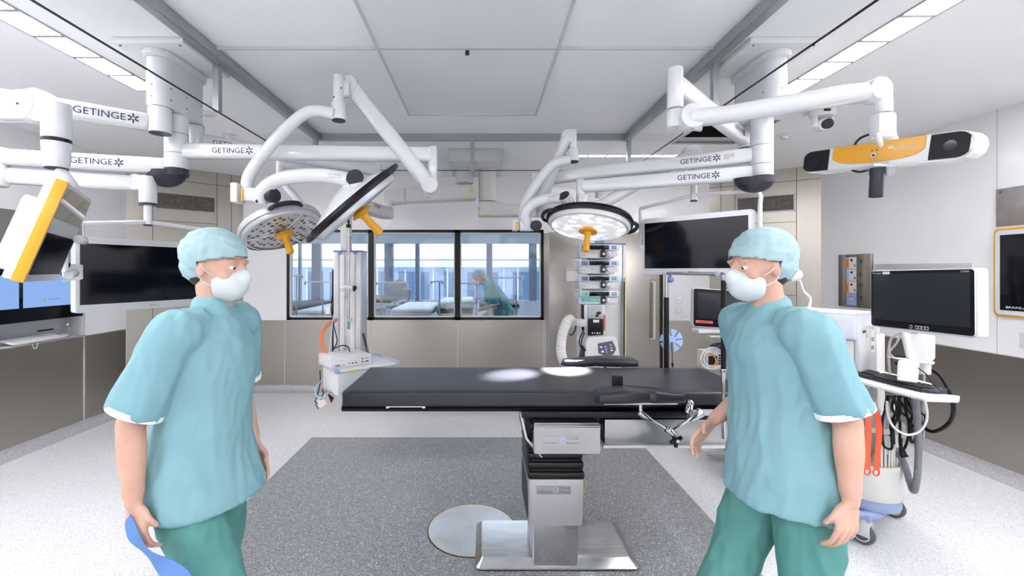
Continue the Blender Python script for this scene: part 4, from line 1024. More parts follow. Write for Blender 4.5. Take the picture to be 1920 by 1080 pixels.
# ---------------------------------------------------------------- rear-left supply column, shelf and video box
sc = thing('supply_column', 'grey supply column with chrome rod and instrument shelf hanging left of the window', 'supply column', (-1.165, 3.78, 2.1))
e1 = V(.79,.613,0); e2 = V(-.613,.79,0); S0 = V(-1.03,3.60,0)
cx, cy = X_(653,3.78), 3.78
m = MB(); m.bx(cx-.122, cx+.122, cy-.02, cy+.16, .87, Z_(471,3.76), .004); col_ = m.build('column', M['silver'], sc)
for x0, x1, mt in ((-.118,-.072,'silver'),(-.066,-.024,'white2'),(.024,.066,'white2'),(.072,.118,'silver')):
    m = MB(); m.bx(cx+x0, cx+x1, cy-.032, cy-.018, .87, Z_(473,3.76), .003); m.build('extrusion', M[mt], sc)
m = MB(); m.bx(cx-.125, cx+.125, cy-.035, cy+.165, Z_(471,3.76), Z_(469.5,3.76), .0015); m.build('top_cap', M['blueclip'], sc)
for x in (-.06, .075): m = MB(); m.bx(cx+x-.018, cx+x+.012, cy-.036, cy-.030, Z_(477,3.76), Z_(470,3.76)); m.build('corner_cap', M['blueclip'], sc)
m = MB(); m.bx(X_(640,3.8), X_(657,3.8), 3.77, 3.85, Z_(471,3.8), Z_(400,3.8), .006); m.build('drop_tube', M['offwhite'], sc)
rx = X_(654,3.7)
m = MB(); m.cyl((rx,3.69,Z_(617,3.69)), (rx,3.69,Z_(427,3.69)), .012, seg=18); m.build('rod', M['chrome'], sc)
m = MB(); m.cyl((rx,3.69,Z_(427,3.69)), (rx,3.69,Z_(421,3.69)), .020, seg=18); m.cyl((rx,3.69,Z_(421,3.69)), (rx,3.69,Z_(412,3.69)), .009, seg=12); m.build('rod_top', M['black'], sc)
for z_ in (Z_(600,3.69), Z_(440,3.69)):
    m = MB(); m.box((rx,3.72,z_),(.03,.08,.025),None,.003); m.build('rod_bracket', M['silver'], sc)
m = MB(); m.tube([P(640,540,3.66),P(650,538,3.64),P(663,540,3.66)], .018, 14, smooth=4); m.cyl(P(643,560,3.66), P(643,546,3.66), .026, seg=18, bev=.004); m.build('holder', M['white2'], sc)
m = MB(); m.cyl(P(664,536,3.64), P(664,546,3.64), .011, seg=12); m.ball(P(666,540,3.64), .014, seg=10); m.build('holder_knob', M['black'], sc)
m = MB(); m.box(S0+V(0,0,.832), (.53,.42,.016), (e1,e2,V(0,0,1)), .004); m.build('shelf', M['white2'], sc)
for s, L in ((1,.40),(-1,.40)):
    m = MB(); m.box(S0+e1*s*.258+V(0,0,.838), (.016,.40,.022), (e1,e2,V(0,0,1)), .003); m.build('side_rail', M['silver'], sc)
for s1_ in (-1,1):
    for s2_ in (-1,1): m = MB(); m.box(S0+e1*s1_*.252+e2*s2_*.198+V(0,0,.836), (.035,.03,.03), (e1,e2,V(0,0,1)), .004); m.build('corner_cap', M['lblue'], sc)
for q in (-.14,.02): m = MB(); m.box(S0+e1*q-e2*.212+V(0,0,.826), (.04,.012,.014), (e1,e2,V(0,0,1)), .002); m.build('clip', M['lime'], sc)
m = MB(); m.box(S0-e1*.02-e2*.0+V(0,0,.73), (.44,.36,.185), (e1,e2,V(0,0,1)), .006); m.build('drawer_box', M['white2'], sc)
m = MB(); m.box(S0-e1*.02-e2*.182+V(0,0,.73), (.425,.006,.17), (e1,e2,V(0,0,1)), .002); m.build('drawer_front', M['silver'], sc)
vb = thing('video_unit', 'white video processor box on the supply column shelf', 'device', tuple(S0+V(0,0,.84)))
o0 = P(621,694,3.33); B = V((o0.x), 3.33, 0); c_ = B+e1*.165+e2*.16
vc = c_+V(0,0,.84+.041)
m = MB(); m.box(vc, (.33,.30,.080), (e1,e2,V(0,0,1)), .004); m.build('casing', M['white2'], vb)
f0 = c_-e2*.1515
m = MB()
def port(q, z, r, mt, nm='socket'):
    m = MB(); p = f0+e1*q+V(0,0,z); m.cyl(p, p-e2*.006, r, seg=14); m.build(nm, M[mt] if isinstance(mt, str) else mt, vb)
brass = mat('brass', (.7,.55,.25), .25, 1)
port(-.125,.862,.008,brass); port(-.105,.862,.008,brass)
for q, z, w2, h2, mt in ((-.07,.862,.03,.008,'grey'),(-.015,.866,.004,.012,'dgrey'),(.01,.866,.010,.010,'black'),(.035,.866,.010,.010,'black'),(.09,.868,.01,.01,'black'),(.128,.868,.028,.008,'dgrey'),(.09,.892,.01,.010,'black'),(.128,.893,.028,.009,'grey'),(.105,.868,.006,.004,'red')):
    m = MB(); m.box(f0+e1*q+V(0,0,z), (w2,.003,h2), (e1,e2,V(0,0,1))); m.build('socket', M[mt], vb)
text('BRAINLAB', f0-e2*.002+e1*(-.085)+V(0,0,.898), e1, V(0,0,1), .06, .006, M['grey'], vb, 'lettering')
def cable(name, label, pts, r, mt, smooth=6, seg=10, cat='cable'):
    m = MB(); m.tube(pts, r, seg, smooth=smooth); return tag(m.build(name, mt), label, cat)
for k in range(3):
    cable('orange_cable', 'orange cable hanging in a wide loop beside the supply column', [P(634-k*1.2,598+k*2,3.74), P(616,604+k*4,3.70), P(603+k*2.4,622,3.66), P(600+k*2.6,640,3.62), P(606+k*3,658,3.58), P(612+k*3.6,672,3.55)], .0042, M['orange'])['group'] = 'orange cables beside the supply column'
cable('blue_cable', 'thin pale blue cable hanging beside the supply column', [P(625,590,3.70),P(622,620,3.67),P(618,655,3.6),P(616,668,3.55)], .004, M['bluec'])
cable('black_cable', 'black cable running down the left side of the supply column', [P(624,548,3.70),P(621,580,3.70),P(627,615,3.7),P(632,640,3.66),P(624,655,3.6)], .0045, M['black'])
cable('black_cable', 'black cable arching over the white video box', [P(624,655,3.6),P(640,648,3.62),P(652,650,3.62),P(656,660,3.6)], .0045, M['black'])
m = MB()
pts = []; 
for k in range(140):
    t_ = k/139; b0 = P(681,625,3.72).lerp(P(690,662,3.65), t_); a = t_*2*PI*17; pts.append(b0+V(math.cos(a)*.009, math.sin(a)*.009, 0))
m.tube(pts, .003, 6); tag(m.build('coiled_cable', M['black']), 'coiled black cable at the right side of the supply column', 'cable')
m = MB()
ux = X_(626,3.78)
t = thing('connector_strip', 'black and green connector strip on the left flank of the supply column', 'connectors', (ux, 3.8, 1.2))
m.bx(ux-.012, ux+.0, 3.77, 3.9, Z_(668,3.8)+.0, Z_(505,3.8)); m.build('strip', M['black'], t)
for k in range(7):
    m = MB(); m.box((ux-.015,3.80,Z_(512+k*8,3.8)),(.012,.03,.02),None,.002); m.build('green_plug', mat('green_plug', (.03,.25,.10), .4) if k == 0 else bpy.data.materials['green_plug'], t)
m = MB(); m.box((ux-.012,3.79,Z_(578,3.8)),(.018,.03,.045),None,.003); m.build('orange_plug', M['orange'], t)
m = MB(); m.box((ux-.035,3.75,Z_(581,3.8)),(.045,.04,.06),None,.003); m.build('adapter', M['white2'], t)
cable('blue_cable', 'pale blue cable looped under the drawer of the supply column', [P(606,710,3.5),P(594,724,3.45),P(591,738,3.42),P(600,746,3.4),P(612,740,3.4),P(620,728,3.45)], .004, M['bluec'])
cable('black_cable', 'black cable dangling under the left edge of the shelf', [P(600,694,3.5),P(600,720,3.48),P(593,748,3.45),P(591,752,3.45),P(597,756,3.44),P(606,738,3.44),P(604,730,3.44)], .004, M['black'])
t = thing('hanging_tag', 'white tag dangling on a cable under the shelf', 'tag', tuple(P(605,757,3.42)))
m = MB(); m.prism([(-.035,.02),(-.02,-.035),(.0,-.045),(.04,-.015),(.03,.02)], P(602,754,3.42), V(1,0,0), V(0,0,1), V(0,1,0), .003, .001); m.build('card', M['white2'], t)
m = MB(); m.tube([P(591,757,3.418),P(597,767,3.418)], .003, 6); m.build('edge', M['black'], t)
t = thing('hanging_tag', 'black and red tag dangling under the drawer of the supply column', 'tag', tuple(P(620,748,3.42)))
m = MB(); m.prism([(-.02,.035),(.03,-.0),(.008,-.045),(-.0,-.03)], P(619,746,3.42), V(1,0,0), V(0,0,1), V(0,1,0), .003, .0008); m.build('card', M['black'], t)
m = MB(); m.tube([P(613,736,3.418),P(621,756,3.418)], .003, 6); m.build('edge', M['red'], t)
# ---------------------------------------------------------------- anaesthesia pendant: supply column, pumps, warmer
def pump_stack():
    Y = 3.92
    t = thing('supply_column', 'tall light grey supply column behind the stack of syringe pumps', 'supply column', (X_(1138,4.05), 4.05, 2.2))
    x0, x1 = X_(1100,4.05), X_(1172,4.05)
    m = MB(); m.bx(x0, x1-.012, 4.03, 4.25, Z_(688,4.05), Z_(458,4.05), .008); m.build('column', M['silver'], t)
    m = MB(); m.bx(x1-.03, x1, 4.02, 4.2, Z_(688,4.05), Z_(460,4.05), .004); m.build('side_profile', M['white2'], t)
    m = MB(); m.bx(x0+.0, x1, 4.02, 4.25, Z_(459,4.05), Z_(456,4.05), .002); m.build('top_cap', M['blueclip'], t)
    m = MB(); m.bx(X_(1120,4.1), X_(1150,4.1), 4.08, 4.2, Z_(456,4.1), Z_(398,4.75)+.12, .006); m.build('drop_tube', M['offwhite'], t)
    m = MB(); m.cyl(P(1171.5,520,4.0), P(1171.5,660,4.0), .006, seg=8); m.build('yellow_lead', M['lime'], t)
    m = MB(); m.cyl(P(1170.5,528,3.99), P(1170,690,3.99), .006, seg=8); m.build('black_lead', M['black'], t)
    for (y0_, y1_) in ((507,528),(597,612)):
        m = MB(); m.box(P(1080,(y0_+y1_)/2,3.96), (.20,.09,(y1_-y0_)*3.96/F), None, .012); m.build('side_bracket', M['offwhite'], t)
        m = MB(); m.cyl(P(1064.5,y0_,3.93), P(1064.5,y0_-6,3.93), .022, seg=16); m.build('bracket_knob', M['grey'], t)
    labels = ['topmost syringe pump of the stack, grey with orange mark, partly behind the amber grip', 'second syringe pump from the top of the stack, white front and dark display', 'third syringe pump from the top of the stack, directly above the teal-labelled pump', 'lowest syringe pump of the stack, with a teal label across its front']
    for k, ytop in enumerate((459, 488, 516.5, 545)):
        yb = ytop+25.5; teal = (k == 3)
        xL, xR = X_(1082.5,Y), X_(1159,Y)
        p = thing('syringe_pump', labels[k], 'syringe pump', ((xL+xR)/2, Y, Z_(yb,Y)), group='syringe pumps on the rack')
        zt_, zb_ = Z_(ytop,Y), Z_(yb,Y); zm = zt_-(zt_-zb_)*.43; H = zt_-zb_
        m = MB(); m.bx(xL, xR-.035, Y-.02, Y+.13, zb_, zt_-H*.08, .012); m.build('casing', M['white2'], p)
        m = MB(); m.box(((xL+xR)/2+.005, Y-.02, (zt_+zm)/2), (xR-xL-.012, .05, zt_-zm), None, .008); m.build('control_panel', mat('pump_panel_blue', (.55,.66,.75), .4) if k == 0 else bpy.data.materials['pump_panel_blue'], p)
        m = MB(); m.box(((xL+xR)/2+.0, Y-.047, (zt_+zm)/2), (.178, .004, (zt_-zm)*.72), None, .001); m.build('display', M['screen'], p)
        m = MB(); m.bx(xL+.028, xL+.085, Y-.048, Y-.044, zm+.008, zt_-.008); m.build('keypad', M['teal'] if teal else bpy.data.materials.get('keypad_blue') or mat('keypad_blue', (.10,.16,.25), .4), p)
        m = MB(); m.ball((xL+.070, Y-.048, (zt_+zm)/2-.002), .009, seg=8); m.build('button', M['orange'], p)
        for a in (0,1):
            for b in (0,1): m = MB(); m.box((xR-.062+a*.024, Y-.047, (zt_+zm)/2+(b-.5)*.016), (.018,.004,.010), None, .001); m.build('button', bpy.data.materials['keypad_blue'], p)
        m = MB(); m.box((xL+.012, Y-.025, (zm+zb_)/2), (.03,.04,(zm-zb_)*.85), None, .008); m.build('side_cheek', M['grey'], p)
        m = MB(); m.bx(xL+.205, xL+.245, Y-.045, Y-.0, zb_+.008, zm+.012, .004); m.build('plunger_clamp', M['dgrey'], p)
        m = MB(); m.cyl((xL+.225, Y-.058, (zm+zb_)/2+.004), (xL+.225, Y-.044, (zm+zb_)/2+.004), .012, seg=14); m.build('clamp_knob', M['silver'], p)
        m = MB(); m.ball((xL+.275, Y-.022, (zm+zb_)/2+.006), .026, (1,.8,1)); m.build('driver', M['white2'], p)
        m = MB(); m.prism([(0,.02),(.10,.026),(.10,-.02),(.03,-.024),(0,-.01)], (xL+.26, Y-.035, (zm+zb_)/2), V(1,0,0), V(0,0,1), V(0,1,0), .05, .004); m.build('syringe_holder', M['silver'], p)
        if teal:
            m = MB(); m.bx(xL+.03, xL+.185, Y-.0225, Y-.0195, zb_+.022, zm-.006); m.build('teal_label', M['teal'], p)
            text('PK', V(xL+.05, Y-.024, (zm+zb_)/2+.008), V(1,0,0), V(0,0,1), .02, .012, M['navy'], p); text('BIS 801', V(xL+.145, Y-.024, (zm+zb_)/2+.008), V(1,0,0), V(0,0,1), .05, .010, M['wprint'], p)
        else:
            text('TIVA', V(xL+.052, Y-.0215, (zm+zb_)/2-.004), V(1,0,0), V(0,0,1), .036, .014, M['print'], p)
            m = MB(); m.cyl((xL+.130, Y-.023, (zm+zb_)/2+.008), (xL+.130, Y-.019, (zm+zb_)/2+.008), .007, seg=12); m.build('emblem', M['grey'] if k == 2 else M['orange'], p)
            text('Fresenius', V(xL+.165, Y-.0215, (zm+zb_)/2+.008), V(1,0,0), V(0,0,1), .045, .007, M['print'], p)
    # rack under the pumps
    r = thing('monitor_module', 'black and steel upright module under the syringe pumps', 'device', (X_(1117,3.95), 3.95, Z_(636,3.95)))
    m = MB(); m.bx(X_(1096,3.9), X_(1136,3.9), 3.92, 4.02, Z_(632,3.9), Z_(571,3.9), .006); m.build('casing', M['silver'], r)
    m = MB(); m.bx(X_(1103,3.9), X_(1130,3.9), 3.905, 3.925, Z_(597,3.9), Z_(574,3.9), .002); m.build('upper_panel', M['grey'], r)
    m = MB(); m.ball(P(1123,587,3.9), .022, (1,.3,.6)); m.box(P(1119.5,592,3.9),(.025,.01,.018)); m.build('socket', M['black'], r)
    m = MB(); m.bx(X_(1103,3.9), X_(1131,3.9), 3.895, 3.925, Z_(634,3.9), Z_(598,3.9), .003); m.build('lower_panel', M['black'], r)
    m = MB(); m.bx(X_(1113,3.88), X_(1124,3.88), 3.89, 3.896, Z_(605,3.88), Z_(600,3.88)); m.build('label', M['white2'], r)
    for k in range(4): m = MB(); m.cyl(P(1111+k*4.5,624.5,3.892), P(1111+k*4.5,624.5,3.9), .007-.001*(k%2), seg=10); m.build('port', M['wprint'], r)
    m = MB(); m.bx(X_(1097,3.9), X_(1135,3.9), 3.90, 4.0, Z_(636,3.9), Z_(632,3.9), .002); m.build('base', M['black'], r)
    m = MB(); m.bx(X_(1133.5,3.9), X_(1136,3.9), 3.912, 3.925, Z_(620,3.9), Z_(591,3.9)); m.build('red_strip', M['redl'], r)
    m = MB(); m.bx(X_(1093.5,3.9), X_(1096.5,3.9), 3.92, 4.0, Z_(620,3.9), Z_(572,3.9), .002); m.build('side_profile', M['black'], r)
    # patient warmer
    q = thing('patient_warmer', 'white patient warming unit with grey hexagonal control panel behind the table', 'warming unit', (X_(1132,3.8), 3.9, Z_(690,3.8)))
    pts = [(1097,690),(1098,640),(1103,633),(1152,630),(1157,634),(1166,690)]
    m = MB(); m.prism([(X_(a,3.8),Z_(b,3.8)) for a, b in pts], (0,3.8,0), V(1,0,0), V(0,0,1), V(0,1,0), .2, .008); m.build('casing', M['white2'], q)
    m = MB(); m.prism([(X_(a,3.8),Z_(b,3.8)) for a, b in ((1121,644),(1148,639),(1155,654),(1150,664),(1138,668),(1122,662))], (0,3.794,0), V(1,0,0), V(0,0,1), V(0,1,0), .006, .001); m.build('control_panel', mat('slate_panel', (.09,.09,.11), .4), q)
    for (a,b,w_,h_) in ((1127,651,5,3),(1130,659,5,4),(1135,650,3,2),(1136,655,3,2),(1137,660,3,2),(1145,647,3,2),(1146,652,3,2),(1147,657,4,3)):
        m = MB(); m.box(P(a,b,3.79), (w_*.0042,.004,h_*.0042)); m.build('key', M['wprint'], q)
    m = MB(); m.box(P(1138,657,3.789), (.012,.004,.05)); m.build('indicator_bar', M['blueclip'], q)
    m = MB(); m.prism([(X_(a,3.82),Z_(b,3.82)) for a, b in ((1091,690),(1092,672),(1098,645),(1100,690))], (0,3.82,0), V(1,0,0), V(0,0,1), V(0,1,0), .17, .004); m.build('side_cover', M['dgrey'], q)
    # corrugated hose
    def hose(pts, r, n, mt, name, label, par=None):
        pts = crom(pts, 12); L = len(pts); rr = []
        fine = []
        for i in range(n*2+1):
            t = i/(n*2)*(L-1); k = min(int(t), L-2); fine.append(pts[k].lerp(pts[k+1], t-k)); rr.append(r if i % 2 == 0 else r*.88)
        m = MB(); m.tube(fine, rr, 14); o = m.build(name, mt, par)
        if par is None: tag(o, label, 'hose')
        return o
    hose([P(1074,597,3.86), P(1063,604,3.84), P(1054,630,3.82), P(1052,660,3.8), P(1060,682,3.8), P(1076,690,3.8)], .045, 44, M['hose'], 'corrugated_hose', 'thick white corrugated hose looping down left of the warming unit')
    hose([P(1088,600,3.98), P(1087,640,3.98), P(1089,690,3.98)], .030, 34, M['hose'], 'corrugated_hose', 'straight white corrugated hose hanging close behind the warming unit')
    m = MB(); m.tube([P(1080,610,3.9),P(1078,620,3.88),P(1072,628,3.86),P(1068,626,3.86)], .006, 8, smooth=4); tag(m.build('hook', M['black']), 'small black hook under the left bracket of the pump rack', 'hook')
    for k, pts in enumerate(([P(1095,618,3.88),P(1088,632,3.86),P(1086,645,3.84),P(1092,655,3.82),P(1098,655,3.8)], [P(1096,624,3.88),P(1091,636,3.86),P(1090,648,3.84),P(1098,658,3.78)])):
        m = MB(); m.tube(pts, .005, 8, smooth=5); tag(m.build('black_cable', M['black']), ('outer' if k == 0 else 'inner')+' black cable looping beside the black module', 'cable')
    return hose
hose = pump_stack()
# ---------------------------------------------------------------- white wall box with switches, back wall right
t = thing('wall_panel', 'white wall panel with two switches right of the steel door', 'wall panel', (X_(1291,YB), YB, SILL))
m = MB(); m.bx(X_(1253,YB-.02), X_(1330,YB-.02), YB-.02, YB-.001, Z_(598,YB-.02), Z_(516,YB-.02), .003); m.build('panel', M['white2'], t)
for yy in (562, 583):
    m = MB(); m.box(P(1272,yy,YB-.026), (.075,.012,.075), None, .004); o = m.build('switch', M['white'], t)
    if yy == 583: m = MB(); m.cyl(P(1272,yy,YB-.05), P(1272,yy,YB-.03), .018, seg=16); m.build('dial', M['white'], o)
# ---------------------------------------------------------------- patient monitor on its stand
Y = 3.52
t = thing('patient_monitor', 'black-bezel patient monitor with a red label, behind the screen pole', 'monitor', (X_(1355,Y), Y, Z_(625,Y)))
u, v = V(.985,.17,0).normalized(), V(0,0,1); cM = P(1354,580,Y)
u = V(.97,.0,0).normalized(); n = u.cross(v)
pl = [P(a,b,Y) for a, b in ((1301,541),(1405,547),(1409,616),(1300,611))]
def poly_prism(pts, d, mt, name, par, off=0, bev=.003):
    m = MB(); m.prism([(p.x,p.z) for p in pts], (0,pts[0].y+off,0), V(1,0,0), V(0,0,1), V(0,1,0), d, bev); return m.build(name, mt, par)
poly_prism([P(a,b,Y) for a, b in ((1301,543),(1304,540),(1403,546),(1408,550),(1410,613),(1406,619),(1302,612),(1299,608))], .05, M['white2'], 'casing', t)
poly_prism([P(a,b,Y) for a, b in ((1301,543),(1303,541),(1402,547),(1405,550),(1407,612),(1404,617),(1303,611),(1300,607))], .004, M['black'], 'bezel', t, -.004, .001)
poly_prism([P(a,b,Y) for a, b in ((1308,548),(1350,550),(1350,599),(1307,596))], .002, M['screen2'], 'screen', t, -.006, 0)
poly_prism([P(a,b,Y) for a, b in ((1356,550),(1399,553),(1399,603),(1356,600))], .002, M['screen2'], 'screen', t, -.006, 0)
o = poly_prism([P(a,b,Y) for a, b in ((1304,600),(1336,602),(1336,607),(1304,605))], .002, M['redl'], 'red_label', t, -.006, 0)
text('M-OP20', P(1320,603.6,Y-.008), V(1,0,-.04), v, .085, .012, M['navy'], t)
text('Philips', P(1346,606,Y-.007), V(1,0,-.04), v, .022, .006, M['wprint'], t)
for a, mt in ((1377,'lime'),(1381.5,'lime'),(1389,'blueclip'),(1398,'dgrey')):
    m = MB(); m.cyl(P(a,609.5,Y-.007), P(a,609.5,Y), .0085 if a < 1395 else .014, seg=12); m.build('button', M[mt], t)
m = MB(); m.bx(X_(1310,Y), X_(1400,Y), Y-.0, Y+.12, Z_(625,Y), Z_(618,Y), .004); m.bx(X_(1328,Y), X_(1402,Y), Y-.04, Y+.1, Z_(632,Y), Z_(629,Y), .003); m.build('foot', M['white2'], t)
t = thing('monitor_stand', 'white stand with arm and cable basket under the patient monitor', 'stand', (X_(1372,3.66), 3.66, 0))
xs = X_(1380,3.66)
m = MB(); m.cyl((xs,3.66,.06),(xs,3.66,1.02), .022, seg=18); m.build('pole', M['silver'], t)
m = MB(); m.box((xs,3.66,.045),(.5,.06,.04),None,.01); m.box((xs,3.66,.045),(.06,.45,.04),None,.01); m.build('foot', M['grey'], t)
m = MB(); m.bx(X_(1348,3.5), X_(1436,3.5), 3.46, 3.62, Z_(637,3.5), Z_(632.5,3.5), .004); m.build('arm_shelf', M['white2'], t)
r0x, r1x = X_(1318,3.5), X_(1404,3.5)
m = MB(); zt_, zb_ = Z_(653,3.5), Z_(690,3.5)
m.bx(r0x+.13, r1x, 3.62, 3.63, zb_, zt_); m.bx(r0x+.13, r0x+.14, 3.5, 3.63, zb_, zt_); m.bx(r1x-.01, r1x, 3.5, 3.63, zb_, zt_); m.bx(r0x+.13, r1x, 3.5, 3.63, zb_, zb_+.01); m.bx(r0x+.13, r1x, 3.5, 3.63, zt_-.01, zt_)
m.build('module_rack', M['offwhite'], t)
t2 = thing('module', 'small white measuring module with dark display in the rack under the patient monitor', 'device', (r0x+.1, 3.5, zb_))
m = MB(); m.bx(r0x, r0x+.2, 3.44, 3.60, zb_+.0, zt_-.02, .008); m.build('casing', M['white2'], t2)
m = MB(); m.bx(r0x+.012, r0x+.08, 3.437, 3.441, zb_+.04, zt_-.05); m.build('display', M['dgrey'], t2)
for k in range(4): m = MB(); m.box((r0x+.1, 3.438, zt_-.045-k*.022), (.014,.006,.011)); m.build('button', M['dgrey'], t2)
for k in range(3): m = MB(); m.cyl((r0x+.24+k*.045,3.612,zb_+.075),(r0x+.24+k*.045,3.619,zb_+.075), .016, seg=14); m.build('socket', M['lime'] if k else M['grey'], t)
for k, (mt, r, lab) in enumerate((('white2', .085, 'white cable coiled on the rack under the patient monitor'), ('white2', .07, 'inner white cable coil on the rack under the patient monitor'), ('yellow', .055, 'yellow cable coiled on the rack under the patient monitor'))):
    m = MB(); c = P(1336+(-8 if k==2 else k*2), 672+(4 if k==2 else 0), 3.40+k*.006); pts = [c+V(math.cos(a)*r*1.1, math.sin(a*2)*.006, math.sin(a)*r) for a in [2*PI*i/28 for i in range(29)]]
    m.tube(pts, .0055, 8, cap=False); tag(m.build('cable_coil', M[mt]), lab, 'cable')
t3 = thing('cuff', 'dark blue cuff lying on top of the white module', 'cuff', (r0x+.2, 3.52, zt_))
m = MB(); m.ball((r0x+.19,3.52,zt_+.012), .10, (1.2,.6,.32)); m.tube([(r0x+.28,3.5,zt_+.0),(r0x+.33,3.5,zt_-.02)], [.02,.01], 10)
m.build('cuff_body', mat('navy_cuff', (.03,.035,.07), .6), t3)
# ---------------------------------------------------------------- anaesthesia machine
am = thing('anaesthesia_machine', 'tall white and grey anaesthesia machine on a slate blue wheeled base at the right', 'anaesthesia machine', (2.275, 2.96, 0), math.atan2(.31,.50))
AM = WM[am.name]; 
def L2W(x, y, z): return AM @ V(x, y, z)
def part(m, name, mt, par=None): return m.build(name, M[mt] if isinstance(mt, str) else mt, par or am, world=False)
panelc = mat('pale_machine_panel', (.60,.62,.66), .3, coat=.2)
m = MB(); m.bx(-.27, .24, -.30, .34, .25, 1.19, .012, 3); part(m, 'body', 'offwhite')
m = MB(); m.bx(-.29, -.05, -.31, .38, 1.19, 1.345, .012, 3); part(m, 'upper_unit', mat('lilac_reflection_cover', (.62,.66,.76), .3, coat=.3))  # lilac tint of reflections painted into the cover's colour
m = MB(); m.bx(-.29, -.05, -.312, .38, 1.335, 1.352, .006); part(m, 'top_tray', 'white2')
m = MB(); m.bx(-.05, .22, -.28, .36, 1.19, 1.30, .01); part(m, 'rear_housing', 'offwhite')
m = MB(); m.bx(-.275, -.03, -.335, -.30, .80, 1.27, .006); uc = part(m, 'side_column', 'silver')
m = MB(); m.bx(-.274, -.269, -.18, .28, .82, 1.14, .003); part(m, 'screen_panel', mat('blue_grey_panel', (.30,.42,.50), .3))
for z0, z1 in ((.27,.47),(.48,.62),(.63,.78)):
    m = MB(); m.bx(-.279, -.268, -.27, .31, z0, z1-.01, .003); o = part(m, 'drawer', panelc); m = MB(); m.bx(-.292,-.279,-.1,.14,z1-.04,z1-.025,.003); part(m, 'drawer_handle', 'silver', o)
m = MB(); prof = [(0,.255),(.165,.255),(.172,.265),(.172,.45),(.166,.462),(.155,.462),(.155,.40),(0,.40)]
m.lathe(prof, (-.09,-.30,0), (0,0,1), 40); part(m, 'tube_bin', 'offwhite')
m = MB(); m.lathe([(.164,.46),(.170,.46),(.170,.60),(.164,.60)], (-.09,-.30,0), (0,0,1), 40, closed=True)
bmesh.ops.delete(m.bm, geom=[f for f in m.bm.faces if f.calc_center_median().y < -.36], context='FACES'); part(m, 'bin_back', 'silver')
m = MB(); m.lathe([(.168,.66),(.173,.66),(.173,.69),(.168,.69)], (-.09,-.30,0), (0,0,1), 40, closed=True); part(m, 'bin_hoop', 'offwhite')
m = MB(); m.bx(-.23,.06,-.315,-.30,.46,.86,.004); part(m, 'bin_panel', 'silver')
# label and warning triangle
fl = AM.to_3x3() @ V(0,-1,0); rt = AM.to_3x3() @ V(1,0,0)
text('Primus', L2W(-.2925,-.205,1.315), AM.to_3x3() @ V(0,-1,0), V(0,0,1), .15, .026, M['wprint'], am)
m = MB(); m.bx(-.14,-.085,-.3375,-.335,1.11,1.24); part(m, 'label', 'white2', uc)
for k in range(4): m = MB(); m.bx(-.13+.02*(k%2),-.118+.02*(k%2),-.3385,-.3375,1.125+.05*(k//2),1.15+.05*(k//2)); part(m, 'pictogram', 'print', uc)
m = MB(); m.prism([(-.014,-.01),(.014,-.01),(0,.014)], (-.20,-.3375,1.215), V(1,0,0), V(0,0,1), V(0,1,0), .002); part(m, 'warning_triangle', 'yellow', uc)
m = MB(); m.bx(-.262,-.215,-.3372,-.335,1.235,1.25); part(m, 'vent_slot', 'dgrey', uc)
# base and castors
m = MB(); m.prism(rrect(.46,.62,.08,5), (0,0,.135), V(1,0,0), V(0,1,0), V(0,0,1), .06, .01); m.prism(rrect(.40,.54,.07,5), (0,0,.19), V(1,0,0), V(0,1,0), V(0,0,1), .035, .01); m.cyl((-.09,-.30,.19),(-.09,-.30,.255), .16, seg=36, bev=.01); part(m, 'base', 'cartblue')
ring = rrect(.57,.76,.11,8); pts = [V(p[0],p[1],.17) for p in ring]; pts.append(pts[0])
m = MB(); m.tube(pts, .026, 14, cap=False); part(m, 'bumper', 'cartblue')
for sx in (-1,1):
    for sy in (-1,1):
        m = MB(); m.box((sx*.235, sy*.325, .16), (.10,.10,.045), None, .012); part(m, 'castor_mount', 'cartblue')
        wx, wy = sx*.262, sy*.345
        m = MB(); m.cyl((wx,wy,.115),(wx,wy,.15), .026, seg=16); m.box((wx-.028,wy,.095),(.008,.06,.075),None,.003); m.box((wx+.028,wy,.095),(.008,.06,.075),None,.003); m.box((wx,wy+.01,.125),(.062,.07,.02),None,.005); fk = part(m, 'castor_fork', 'silver')
        m = MB(); m.lathe([(.0,-.016),(.05,-.018),(.058,-.014),(.062,-.006),(.062,.006),(.058,.014),(.05,.018),(0,.016)], (wx,wy+.012,.063), (1,0,0), 32); part(m, 'wheel', mat('grey_rubber', (.08,.08,.09), .5) if (sx,sy)==(-1,-1) else bpy.data.materials['grey_rubber'], fk)
        for s in (-1,1): m = MB(); m.lathe([(.036,0),(.043,.002),(.043,.004),(.036,.004)], (wx+s*.0165,wy+.012,.063), (s,0,0), 28, closed=True); part(m, 'wheel_ring', 'silver', fk)
# gooseneck lamp on top
m = MB(); gb = L2W(-.2,-.04,1.352); gh = P(1487,517,2.74); m.tube([gb, gb+V(.01,0,.07), P(1506,545,2.78), P(1500,528,2.76), gh+V(.02,0,-.02)], .008, 10, smooth=5); t = thing('gooseneck_lamp', 'small white gooseneck lamp on top of the anaesthesia machine', 'lamp', tuple(gb)); m.build('neck', M['white2'], t)
m = MB(); m.tube([gh+V(.045,0,.01), gh+V(.03,0,.008), gh+V(-.03,-.01,-.008), gh+V(-.04,-.01,-.01)], [.024,.036,.036,.030], 20); m.build('head', M['white2'], t)
m = MB(); m.cyl(gb, gb+V(0,0,.012), .025, seg=20); m.build('base', M['white2'], t)
